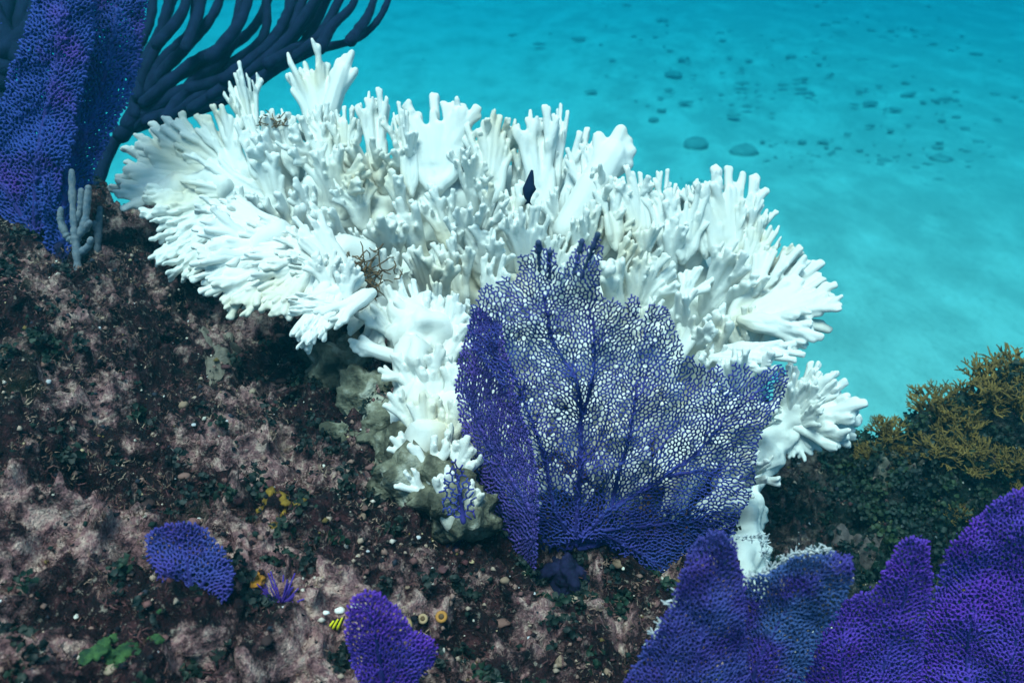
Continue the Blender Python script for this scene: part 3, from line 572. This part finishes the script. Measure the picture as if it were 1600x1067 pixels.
# ------------------------------------------------------------------ sea rods
def rod(parent, pts, d, r, mat, name='branch', wobble=.12, sides=9, seed=0):
    p = [P(x, y, dd) for (x, y), dd in zip(pts, np.linspace(d[0], d[1], len(pts)))]
    q = catmull(p, 9); rng = np.random.default_rng(seed); rad = np.interp(np.linspace(0, 1, len(q)), [0, .85, 1], [r[0], r[1], r[1] * .85]) * (1 + wobble * rng.normal(0, .5, len(q)))
    g = Geo(); g.tube(q, rad, sides); return link(name, g.mesh(name, mat), parent)
k_ = 1.9 / F
rods = empty('sea_rod', G(165, 285), 'dark navy branching sea rod spreading over the left end of the white coral', 'sea rod')
RODS = [[(150, 290), (185, 215), (260, 185), (345, 160), (420, 115), (490, 80), (555, 62), (592, 30), (615, -20)], [(500, 76), (520, 40), (550, 10), (560, -25)], [(548, 64), (575, 25), (590, -20)], [(190, 210), (270, 150), (350, 125), (430, 85), (480, 30), (510, -30)], [(350, 125), (420, 70), (450, 20), (470, -30)], [(200, 195), (260, 130), (330, 90), (395, 45), (430, -25)], [(330, 90), (375, 35), (395, -25)], [(200, 195), (240, 125), (290, 75), (335, 20), (350, -30)],
        [(290, 75), (310, 20), (320, -30)], [(205, 190), (222, 120), (245, 70), (262, 10), (270, -30)], [(245, 70), (285, 20), (295, -30)], [(190, 215), (225, 165), (238, 138)], [(260, 185), (300, 130), (345, 95), (370, 60)], [(420, 100), (455, 80), (480, 60), (520, -20)], [(215, 150), (210, 90), (235, 30), (240, -30)], [(330, 150), (400, 105), (450, 60), (492, 0), (500, -30)], [(230, 190), (290, 165), (330, 120), (410, 60), (415, -20)], [(260, 185), (330, 140), (400, 95), (445, 40), (455, -30)], [(225, 160), (300, 100), (360, 60), (380, -20)], [(205, 190), (250, 100), (300, 45), (305, -30)], [(210, 180), (225, 100), (255, 40), (280, -30)], [(380, 140), (450, 95), (500, 55), (540, -20)], [(300, 170), (380, 120), (440, 75), (470, 10), (480, -30)]]
for i, pts in enumerate(RODS): rod(rods, pts, (1.78, 1.95 + .05 * (i % 3)), (12 * k_ if i in (3, 5, 7) else 9.5 * k_, (5.5 if i < 3 else 7.5) * k_), M['rod'], seed=i)
rods2 = empty('sea_rod', G(20, 330), 'dark sea rod half hidden behind the blue sea fans', 'sea rod')
for i, pts in enumerate([[(40, 330), (10, 200), (5, 120), (30, 40), (50, -30)], [(5, 130), (-30, 60), (-40, -30)], [(8, 110), (0, 50), (20, -30)], [(20, 250), (60, 100), (75, 20), (80, -40)], [(10, 80), (50, 40), (60, 0)], [(0, 160), (-40, 130), (-60, 90)], [(30, 90), (-10, 20), (-15, -30)]]): rod(rods2, pts, (1.8, 1.95), (16 * k_, 13 * k_), M['rod'], seed=40 + i)
def finger_rod(label, lines, d, r):
    o = empty('sea_rod', P(*lines[0][0], d), label, 'sea rod')
    for i, pts in enumerate(lines): 
        b = rod(o, pts, (d, d - .01), (r * d / F, r * .85 * d / F), M['finger'], wobble=.22, sides=10, seed=60 + i)
    return o
gd = float((G(122, 425) - CAM) @ FW) - .05
finger_rod('small grey finger-like sea rod at the foot of the blue sea fans', [[(122, 425), (119, 385), (116, 360), (113, 300), (112, 268)], [(117, 380), (104, 368), (95, 345), (95, 326)], [(118, 350), (126, 325), (127, 298)], [(119, 375), (132, 350), (136, 318), (138, 294)], [(122, 398), (138, 385), (142, 374)], [(132, 360), (140, 348)]], gd, 6.2)
finger_rod('dim single-fingered sea rod behind the small grey finger-like one', [[(152, 395), (154, 360), (156, 326)], [(153, 370), (148, 350)]], gd + .12, 5.5)

# ------------------------------------------------------------------ growth on the reef
def rock_points(n, seed, box=((-1.1, 1.2), (.45, 1.75)), dens=None):
    rng = np.random.default_rng(seed); x = rng.uniform(*box[0], n); y = rng.uniform(*box[1], n)
    if dens is not None: k = rng.random(n) < dens(x, y); x, y = x[k], y[k]
    z = rock_z(x, y); e = .012
    nx = (rock_z(x - e, y) - rock_z(x + e, y)) / (2 * e); ny = (rock_z(x, y - e) - rock_z(x, y + e)) / (2 * e)
    nn = np.stack([nx, ny, np.ones_like(nx)], -1); nn /= np.linalg.norm(nn, axis=1)[:, None]
    return np.stack([x, y, z], -1), nn, rng
def n2(x, y, f, s): return vnoise(np.stack([x, y, np.zeros_like(x)], -1), f, s)
# leafy dark algae
def leafy(p, nn, rng, per, size, spread, cols):
    m = len(p) * per; c = np.repeat(p, per, 0); n = np.repeat(nn, per, 0); col_ = np.repeat(cols, per, 0) * rng.uniform(.6, 1.4, (m, 1))
    off = rng.normal(0, 1, (m, 3)); off += n * 1.1; off /= np.linalg.norm(off, axis=1)[:, None]; rr = rng.uniform(.2, 1, (m, 1)) ** .6
    c = c + off * rr * spread; z = off + rng.normal(0, .55, (m, 3)) + np.array((0, -.3, .5)); z /= np.linalg.norm(z, axis=1)[:, None]
    u = np.cross(z, rng.normal(0, 1, (m, 3))); u /= np.linalg.norm(u, axis=1)[:, None]; w = np.cross(z, u); s = size * rng.uniform(.55, 1.25, (m, 1))
    k = 7; ang = np.arange(k) * 2 * math.pi / k
    ring = c[:, None] + (u[:, None] * np.cos(ang)[None, :, None] + w[:, None] * np.sin(ang)[None, :, None] * .8) * s[:, None] * rng.uniform(.8, 1.15, (m, k, 1)) + z[:, None] * (s[:, None] * rng.uniform(-.5, .9, (m, k, 1)))
    V = np.concatenate([c[:, None], ring], 1).reshape(-1, 3); b = (np.arange(m) * (k + 1))[:, None, None]; i = np.arange(k)
    T = (np.stack([np.zeros(k, int), 1 + i, 1 + (i + 1) % k], -1)[None] + b).reshape(-1, 3)
    return V, T, np.repeat(col_, k + 1, 0)
def ramp3(t, cs): t = np.clip(t, 0, .999) * (len(cs) - 1); i = t.astype(int); f = (t - i)[:, None]; cs = np.array(cs); return cs[i] * (1 - f) + cs[i + 1] * f
right = lambda x, y: sstep(.25, .5, x)
pts, nn, rng = rock_points(3600, 61, dens=lambda x, y: np.clip(.10 + .75 * (n2(x, y, 6, 3) > .05) * (n2(x, y, 19, 4) > -.1) + .5 * right(x, y), 0, 1))
g = Geo(); V, T, C = leafy(pts, nn, rng, 20, .0040, .016, ramp3(rng.random(len(pts)), [(.7, .8, .9), (1, 1, 1), (1.2, 1.6, .9)])); g.add(V, None, T, C)
tag(link('leafy_algae', g.mesh('leafy_algae', M['leaf_alga']), kind='stuff'), 'dark green scalloped leafy algae covering the reef rock', 'algae')
# short turf, pink, tan and mauve
pts, nn, rng = rock_points(16000, 62, dens=lambda x, y: np.clip(.5 + .7 * n2(x, y, 7, 13) + .4 * n2(x, y, 22, 14), .03, 1) * (1 - .75 * right(x, y)))
per = 14; m = len(pts) * per; c = np.repeat(pts, per, 0); n = np.repeat(nn, per, 0)
tc = ramp3(.5 + .5 * n2(pts[:, 0], pts[:, 1], 13, 15) + rng.normal(0, .22, len(pts)), [(.025, .010, .014), (.07, .028, .032), (.13, .058, .056), (.20, .12, .09), (.36, .26, .19)])
v = n * .9 + rng.normal(0, .6, (m, 3)); v /= np.linalg.norm(v, axis=1)[:, None]; h = rng.uniform(.0015, .0048, (m, 1)); c = c + rng.normal(0, .005, (m, 3)) * (1, 1, .5)
s = np.cross(v, rng.normal(0, 1, (m, 3))); s /= np.linalg.norm(s, axis=1)[:, None]; s *= rng.uniform(.0003, .0008, (m, 1)); bend = rng.normal(0, .35, (m, 3)) * h
V = np.stack([c - s - v * .003, c + s - v * .003, c + v * h * .6 + s * .8 + bend * .4, c + v * h + bend, c + v * h * .6 - s * .8 + bend * .4], 1).reshape(-1, 3); b = (np.arange(m) * 5)[:, None]
cc = np.repeat(np.repeat(tc, per, 0) * rng.uniform(.7, 1.35, (m, 1)), 5, 0)
tag(link('turf_algae', mesh_from('turf_algae', V, [np.array([[0, 1, 2, 4]]) + b, np.array([[4, 2, 3]]) + b], M['turf'], False, cc), kind='stuff'), 'short fuzzy pink and tan turf algae over the rock', 'algae')
# nodules, rubble and shell crumbs
ico = bmesh.new(); bmesh.ops.create_icosphere(ico, subdivisions=2, radius=1); iv = np.array([v.co[:] for v in ico.verts]); it = np.array([[v.index for v in f.verts] for f in ico.faces]); ico.free()
def lumps(name, n, seed, rlo, rhi, cols, label, cat, dens=None, flat=.7, pw=2.0):
    pts, nn, rng = rock_points(n, seed, dens=dens); g = Geo(); m = len(pts); r = rlo + (rhi - rlo) * rng.random(m) ** pw
    for k in range(m):
        sc = r[k] * rng.uniform(.6, 1.3, 3) * (1, 1, flat); V = iv * (1 + .35 * vnoise(iv + k * 3.7, 1.7, seed))[:, None] * sc
        g.add(V + pts[k] + nn[k] * r[k] * .15, None, it, cols[rng.integers(len(cols))])
    tag(link(name, g.mesh(name, M['turf']), kind='stuff'), label, cat)
lumps('crust_nodules', 900, 63, .002, .008, [(.20, .10, .095), (.10, .045, .05), (.30, .20, .14), (.22, .12, .10), (.05, .03, .03), (.36, .27, .20)], 'rounded pinkish crusty nodules on the reef rock', 'nodules', dens=lambda x, y: 1 - .6 * right(x, y))
lumps('shell_crumbs', 2200, 64, .0008, .0030, [(.7, .68, .62), (.55, .5, .42), (.6, .6, .62), (.5, .38, .22)], 'tiny pale shell and coral crumbs strewn on the rock', 'shell crumbs')

# granules: crumbs of crust, weed and sponge that make the surface grainy
pts, nn, rng = rock_points(19000, 65, box=((-1.0, 1.0), (.48, 1.65))); m = len(pts); r = .0010 + .0042 * rng.random(m) ** 2.2
ov = np.array([(1, 0, 0), (0, 1, 0), (-1, 0, 0), (0, -1, 0), (0, 0, 1), (0, 0, -1.0)]); of = np.array([(0, 1, 4), (1, 2, 4), (2, 3, 4), (3, 0, 4), (1, 0, 5), (2, 1, 5), (3, 2, 5), (0, 3, 5)])
V = ov[None] * (r[:, None, None] * rng.uniform(.6, 1.4, (m, 6, 1))); a = rng.uniform(0, 6.28, m); ca, sa = np.cos(a)[:, None], np.sin(a)[:, None]
V = np.stack([V[..., 0] * ca - V[..., 1] * sa, V[..., 0] * sa + V[..., 1] * ca, V[..., 2] * .8], -1) + pts[:, None] + nn[:, None] * r[:, None, None] * .3
pal = np.array([(.012, .014, .02), (.02, .012, .016), (.015, .03, .025), (.09, .035, .04), (.18, .085, .08), (.28, .17, .14), (.42, .31, .24), (.03, .035, .05), (.16, .11, .04), (.60, .52, .45)]); lightness = n2(pts[:, 0], pts[:, 1], 12, 71) + .5 * n2(pts[:, 0], pts[:, 1], 31, 72) + rng.normal(0, .3, m)
cl = np.where((lightness > .12)[:, None], pal[rng.choice(10, m, p=[.03, .04, .03, .14, .22, .24, .16, .04, .04, .06])], pal[rng.choice(10, m, p=[.28, .22, .20, .12, .04, .02, .01, .09, .02, 0])])
tag(link('crust_granules', mesh_from('crust_granules', V.reshape(-1, 3), [(of[None] + (np.arange(m) * 6)[:, None, None]).reshape(-1, 3)], M['turf'], True, np.repeat(cl, 6, 0)), kind='stuff'), 'fine mottled crumbs of crust and weed all over the rock', 'crust')
# overgrown foot of the coral, lumpy and greenish
g = Geo()
for x, y, r in [(640, 735, .045), (575, 640, .042), (690, 775, .04), (545, 690, .028), (540, 600, .05), (620, 780, .025), (590, 700, .03), (515, 570, .04), (610, 670, .04), (650, 768, .032), (700, 800, .036), (735, 815, .03), (625, 745, .03)]: q = G(x, y) - FW * (.045 if y > 740 and x > 620 else 0); blob(x, y - 12, float((q - CAM) @ FW) + .01, r, r, r * 1.1)
me = fuse(g, 'overgrown_foot', M['coral_base'], .006, 2); roughen(me, .020, 48, 5, 14); link('overgrown_foot', me, coral)

# bushy brown algae on the right mound
def bush(seed, h=1.0):
    R = random.Random(seed); g = Geo()
    def br(p, v, L, r, lev):
        q = p + v * L; a = v + np.array([R.gauss(0, .15) for _ in range(3)]); mid = p + a * L * .5
        V, Q, T = tube_geo([p, mid, q], [r, r * .85, r * .7], 5); g.add(V, Q, T, np.array((1, 1, 1)) * R.uniform(.55, 1.0) * (1.0 + .25 * lev))
        if lev < 3:
            for k in range(R.choice((2, 3, 3))):
                w = v + np.array([R.gauss(0, .5), R.gauss(0, .5), R.gauss(.12, .3)]); w /= np.linalg.norm(w); br(q, w, L * R.uniform(.55, .85), r * .72, lev + 1)
    for k in range(14):
        v = np.array((R.gauss(0, .75), R.gauss(0, .6), 1.0)); v /= np.linalg.norm(v); br(np.array((R.gauss(0, .06), R.gauss(0, .06), -.08)), v, .34, .036, 0)
    return g.mesh('alga_bush', M['brown_alga'])
BUSH = [bush(500 + k) for k in range(4)]
for i, (x, y, s) in enumerate([(.66, 1.26, .045), (.72, 1.30, .06), (.78, 1.32, .07), (.85, 1.33, .075), (.93, 1.30, .075), (.75, 1.22, .05), (.83, 1.25, .06), (.91, 1.22, .06), (.62, 1.21, .03), (1.0, 1.28, .07), (.70, 1.16, .03), (.80, 1.16, .04), (.90, 1.14, .04), (.98, 1.18, .05), (.66, 1.05, .02), (.60, 1.28, .03), (.69, 1.24, .05), (.745, 1.26, .06), (.80, 1.28, .06), (.87, 1.28, .065), (.95, 1.25, .06), (.79, 1.20, .045), (.87, 1.18, .045), (1.04, 1.24, .06), (.64, 1.30, .045), (.735, 1.35, .05)]):
    p = np.array((x, y, float(rock_z(np.array(x), np.array(y))))); o = bpy.data.objects.new('alga_bush', BUSH[i % 4]); col.objects.link(o); o.location = Vector(p) - Vector((0, 0, s * .05)); o.scale = (s * 1.45, s * 1.45, s * 1.25); o.rotation_euler = (0, 0, i * 2.1)
    tag(o, 'golden brown bushy branching alga on the dark mound at the right of the reef', 'algae', 'golden algae bushes on the mound')

# dark leafy growth filling the mound between the bushes
pts, nn, rng = rock_points(420, 66, box=((.55, 1.1), (1.05, 1.42))); g = Geo(); V, T, C = leafy(pts, nn, rng, 34, .0045, .030, ramp3(rng.random(len(pts)), [(.8, .8, .9), (1.3, 1.3, 1.0), (4.0, 2.4, .8)])); g.add(V, None, T, C)
tag(link('mound_algae', g.mesh('mound_algae', M['leaf_alga']), kind='stuff'), 'olive and dark green leafy algae filling the mound under the golden bushes', 'algae')
# small dark fish head-up between the blades
fo = Geo(); q = [P(831, 268, 1.27), P(829, 280, 1.268), P(826, 296, 1.266), P(825, 306, 1.266), P(826, 313, 1.266)]; fo.tube(q, [.0022, .0050, .0085, .0060, .0028], 12, 6)
me = fo.mesh('body', M['rod']); fish = empty('fish', q[2], 'small dark fish upright in a gap between the white coral blades', 'fish'); link('body', me, fish)
def fin(name, pts3):
    c = np.mean(pts3, 0); n = len(pts3); V = np.vstack([np.array(pts3) - FW * .0006, np.array(pts3) + FW * .0006]); k = np.arange(n)
    link(name, mesh_from(name, V, [np.array([list(range(n))]), np.array([list(range(2 * n - 1, n - 1, -1))]), np.stack([k, k + n, (k + 1) % n + n, (k + 1) % n], -1)], M['rod'], False), fish)
fin('tail', [P(825, 310, 1.266), P(832, 322, 1.266), P(826, 318, 1.266), P(819, 321, 1.266)]); fin('dorsal_fin', [P(833, 284, 1.268), P(838, 296, 1.268), P(833, 303, 1.268), P(829, 300, 1.268)])

# fine brown twigs of weed caught in the coral
def twigs(label, cx, cy, d, n, size, seed):
    R = random.Random(seed); g = Geo(); c = P(cx, cy, d)
    for k in range(n):
        p = c + np.array([R.gauss(0, size * .5), R.gauss(0, size * .2), R.gauss(0, size * .22)]); pts = [p]; v = np.array([R.gauss(0, 1), R.gauss(0, .5), R.gauss(.1, .6)]); v /= np.linalg.norm(v)
        for q in range(4): v = v + np.array([R.gauss(0, .5) for _ in range(3)]); v /= np.linalg.norm(v); pts.append(pts[-1] + v * size * .14)
        g.tube(pts, [.0011, .001, .001, .0009, .0006], 5)
    tag(link('brown_weed', g.mesh('brown_weed', M['twig'])), label, 'seaweed')
twigs('tangle of fine brown weed caught in the front hollow of the white coral', 555, 425, 1.24, 90, .05, 5)
twigs('small sprig of brown weed on the white coral crest between two left blades', 425, 190, 1.44, 30, .022, 6)

# radiating purple tuft
p0 = G(438, 945); g = Geo(); R = random.Random(9)
for k in range(60):
    v = np.array((R.gauss(0, .9), R.gauss(-.2, .5), R.gauss(.7, .5))); v /= np.linalg.norm(v); L = R.uniform(.02, .035); g.tube([p0, p0 + v * L * .5, p0 + v * L + np.array((0, 0, .004))], [.0012, .0011, .0007], 5)
tag(link('feather_tuft', g.mesh('feather_tuft', M['fan_violet'])), 'small tuft of radiating thin purple spines on the pink rock', 'gorgonian')
# pale fringe along two fan rims
def fringe(label, line, dz, n, seed):
    R = random.Random(seed); q = catmull(np.array(line, float), 12); g = Geo()
    for k in range(n):
        x, y = q[R.randrange(len(q))] + np.array((R.gauss(0, 2.5), R.gauss(0, 2.5))); p = P(x, y, dz); v = np.array((R.gauss(0, .8), R.gauss(-.3, .4), R.gauss(.5, .6))); v /= np.linalg.norm(v); L = R.uniform(.003, .0075)
        g.tube([p, p + v * L * .6, p + v * L + np.array((R.gauss(0, .002), 0, R.gauss(0, .002)))], [.0007, .0008, .0006], 5)
    tag(link('hydroid_fringe', g.mesh('hydroid_fringe', M['pale'])), label, 'hydroids')
M['pale'] = two_tone('pale_hydroid', (.35, .42, .45), (.62, .66, .66), 200, .8, .1)
fringe('curly white hydroid fringe along the crown of the slate blue fan', [(1165, 905), (1200, 890), (1235, 870), (1270, 860), (1305, 862)], .80, 120, 3)
fringe('white hydroid fringe down the left edge of the dusky purple fan', [(1060, 925), (1052, 945), (1040, 965), (1025, 985), (1018, 1000)], .78, 60, 4)
fringe('pale hydroid sprigs on the dark rock behind the slate blue fan', [(1150, 840), (1190, 840), (1195, 870)], .98, 60, 5)
# ring polyps
def ring_polyp(px, py, r, c, label):
    m, nt, b = mat_new('polyp_' + str(px), .7, .2); b.inputs['Base Color'].default_value = (*c, 1)
    p0 = G(px, py, True); o = empty('ring_polyp', p0, label, 'polyp'); ax = Vector((0, -.6, .8)).normalized(); u = ax.orthogonal().normalized(); w = ax.cross(u); ce = np.array(p0) + np.array(ax) * r * .5
    g = Geo(); a = np.linspace(0, 2 * math.pi, 25); g.tube([ce + np.array(u * math.cos(t) + w * math.sin(t)) * r * .68 for t in a], r * .34, 8); link('rim', g.mesh('rim', m), o)
    g = Geo(); g.tube([ce - np.array(ax) * r * 1.3, ce, ce + np.array(ax) * r * .05], [r * .5, r * .6, r * .55], 12); link('mouth', g.mesh('mouth', M['twig']), o)
ring_polyp(632, 978, .0085, (.36, .24, .10), 'larger tan ring-shaped polyp on the rock right of the stubby violet fan')
ring_polyp(661, 967, .0052, (.40, .27, .15), 'smaller tan ring-shaped polyp beside the larger ring polyp')
ring_polyp(690, 964, .0062, (.42, .19, .04), 'orange ring-shaped polyp on pale rock beside two tan polyps')
# yellow striped tuft, white bits
m_y, nt, b = mat_new('yellow', .6, .3); b.inputs['Base Color'].default_value = (.75, .70, .02, 1)
m_k, nt, b = mat_new('black_stripe', .6, .3); b.inputs['Base Color'].default_value = (.01, .012, .02, 1)
p0 = G(524, 982, True); o = empty('sea_slug', p0, 'tiny bright yellow tuft with black stripes beside the stubby violet fan', 'sea slug')
for k in range(6):
    g = Geo(); a = np.array(p0) + np.array((-.006 + .0022 * k, -.004 + .001 * (k % 2), .003)); g.tube([a, a + np.array((.002, -.002, .006)), a + np.array((.006, 0, .011 + .001 * k))], [.0010, .0013 - .0005 * (k % 2), .0009], 7, 3)
    link('lobe' if k % 2 == 0 else 'stripe', g.mesh('lobe', m_y if k % 2 == 0 else m_k), o)
m_w, nt, b = mat_new('white_bit', .6, .3); b.inputs['Base Color'].default_value = (.8, .8, .76, 1)
for (x, y, s, lab) in [(562, 929, .0042, 'white knobbly shell at the crown of the stubby violet fan'), (577, 931, .0042, 'white knobbly shell at the crown of the stubby violet fan'), (510, 962, .0028, 'small white stick-like shell above the yellow striped tuft'), (532, 958, .0045, 'pale bluish pebble between the violet fan and the yellow tuft'), (1238, 0, 0, '')]:
    if not s: continue
    p0 = G(x, y, True) + np.array((0, -.02 if y < 935 else 0, .004)); V = iv * (1 + .3 * vnoise(iv + x, 2, 3))[:, None] * s * (1.2, .8, .7)
    o = link('shell', mesh_from('shell', V, [it], m_w)); o.location = p0; tag(o, lab, 'shell', 'white shells at the fan crown' if y < 935 else None)
# sponges and encrusting patches
def lumpy_sponge(name, label, px, py, n, spread, r, c1, c2, seed, cat='sponge'):
    R = random.Random(seed); c = G(px, py); g = Geo()
    for k in range(n):
        x, y = c[0] + R.gauss(0, spread), c[1] + R.gauss(0, spread * .8); rr = r * R.uniform(.5, 1.2); V = iv * (1 + .35 * vnoise(iv + k * 2.3, 1.8, seed))[:, None] * (rr * R.uniform(.8, 1.8), rr * R.uniform(.8, 1.8), rr * .8)
        g.add(V + np.array((x, y, float(rock_z(np.array(x), np.array(y))) + rr * .15)), None, it)
    me = fuse(g, name, two_tone(name + '_' + str(px), c1, c2, 90, .8, .2, bump=.003), .0016, 1); roughen(me, .0015, 300, 2, seed); tag(link(name, me), label, cat)
def patch(name, label, px, py, rx, ry, c1, c2, h, seed, holes=0, cat='sponge'):
    p0 = G(px, py); m = two_tone(name + str(px), c1, c2, 60, .85, .15, bump=.004); n = 56; a, rr = np.meshgrid(np.arange(n) * 2 * math.pi / n, np.linspace(0.02, 1, 16), indexing='ij')
    wob = 1 + .4 * fbm(np.stack([np.cos(a) * 2, np.sin(a) * 2, a * 0 + seed], -1), 1.0, 3, seed); x = p0[0] + np.cos(a) * rr * rx * wob; y = p0[1] + np.sin(a) * rr * ry * wob
    z = rock_z(x, y, True) + h * (1 - rr ** 3) + .008 - .03 * rr ** 5 + .007 * fbm(np.stack([x, y, x * 0], -1), 45, 2, seed)
    if holes:
        R = random.Random(seed)
        for k in range(holes):
            hx, hy = p0[0] + R.uniform(-.4, .4) * rx, p0[1] + R.uniform(-.6, .6) * ry; z -= .02 * np.exp(-(((x - hx) ** 2 + (y - hy) ** 2) / (.006 ** 2)))
    i, j = np.meshgrid(np.arange(n), np.arange(15), indexing='ij'); Q = np.stack([i * 16 + j, i * 16 + j + 1, ((i + 1) % n) * 16 + j + 1, ((i + 1) % n) * 16 + j], -1).reshape(-1, 4)
    tag(link(name, mesh_from(name, np.stack([x, y, z], -1).reshape(-1, 3), [Q], m)), label, cat)
patch('encrusting_sponge', 'pale tan encrusting sponge with small dark holes, in the shade left of the coral', 350, 580, .026, .07, (.13, .11, .09), (.25, .21, .17), .0, 3, 6)
lumpy_sponge('encrusting_sponge', 'mustard yellow lumpy sponge on the dark rock above the small round fan', 445, 815, 16, .014, .006, (.10, .06, .008), (.26, .16, .02), 4)
lumpy_sponge('encrusting_sponge', 'small bright orange sponge next to the radiating purple tuft', 412, 937, 6, .006, .004, (.40, .15, .02), (.6, .26, .03), 5)
lumpy_sponge('encrusting_alga', 'bright green bubbly alga low on the pink rock', 172, 1018, 40, .012, .0045, (.012, .04, .02), (.06, .14, .04), 6, 'algae')
patch('encrusting_sponge', 'pale grey brown encrusting sponge on the dark green rock under the golden algae', 1400, 745, .05, .035, (.06, .055, .042), (.17, .14, .11), .004, 8, 5)
patch('encrusting_sponge', 'pinkish grey encrusting sponge right above the slate blue fan', 1330, 850, .05, .02, (.07, .05, .05), (.18, .13, .12), .004, 9)

# ------------------------------------------------------------------ on the sand
m_b = two_tone('far_rock', (.22, .25, .23), (.36, .37, .33), 6, .9, .1, bump=.03)
def sand_pt(px, py): r = ray(px, py); return CAM + r * (CAM[2] / -r[2])
for (x, y, rx, lab) in [(1088, 226, .12, 'round dark boulder alone on the pale sand'), (1163, 238, .13, 'low dark slab on the sand beside the round boulder'), (1052, 116, .12, 'small dark stone far out on the sand'), (1146, 180, .08, 'pebble-sized dark stone on the sand before the ridge'), (1470, 248, .12, 'dark stone on the sand beside the rubble field')]:
    p0 = sand_pt(x, y); V = iv * (1 + .3 * vnoise(iv + x, 1.5, 3))[:, None] * (rx, rx * .9, rx * (.6 if 'round' in lab else .3)); o = link('boulder', mesh_from('boulder', V, [it], m_b)); o.location = p0; tag(o, lab, 'rock')
rng = np.random.default_rng(5); g = Geo()
for (cx, cy, sx_, sy_, n) in [(1300, 250, 90, 22, 70), (1350, 330, 60, 30, 60), (1150, 150, 90, 18, 60), (1500, 300, 90, 60, 70), (1450, 150, 130, 50, 110), (1300, 60, 180, 30, 120), (1340, 370, 40, 20, 25), (1180, 290, 60, 12, 25), (1000, 70, 150, 30, 50), (1420, 440, 150, 60, 60), (1480, 520, 80, 60, 40)]:
    for k in range(n):
        x, y = cx + rng.normal(0, sx_), cy + rng.normal(0, sy_)
        if y < -150: continue
        p0 = sand_pt(x, y); r = (.008 + .035 * rng.random() ** 2.5) * (p0[1] / 8) ** .5; V = iv * (1 + .4 * vnoise(iv + k, 1.5, 4))[:, None] * (r * rng.uniform(.7, 2), r, r * .5) + p0; g.add(V, None, it)
tag(link('rubble', g.mesh('rubble', m_b), kind='stuff'), 'scattered dark rubble and weed lying on the sand', 'rubble')

# ------------------------------------------------------------------ the water itself
m = bpy.data.materials.new('sea_water'); m.use_nodes = True; nt = m.node_tree; nt.nodes.remove(nt.nodes['Principled BSDF'])
v = nt.nodes.new('ShaderNodeVolumePrincipled'); v.inputs['Density'].default_value = .30
v.inputs['Color'].default_value = (.005, .07, .09, 1); v.inputs['Absorption Color'].default_value = (.0, .66, .79, 1); v.inputs['Anisotropy'].default_value = .3
nt.links.new(v.outputs[0], nt.nodes['Material Output'].inputs['Volume'])
bm = bmesh.new(); bmesh.ops.create_cube(bm, size=1); me = bpy.data.meshes.new('haze'); bm.to_mesh(me); bm.free(); me.materials.append(m)
o = link('haze', me, kind='stuff'); o.location = (0, 38, .85); o.scale = (150, 112, 4.1); tag(o, 'clear teal sea water around the whole reef', 'water')
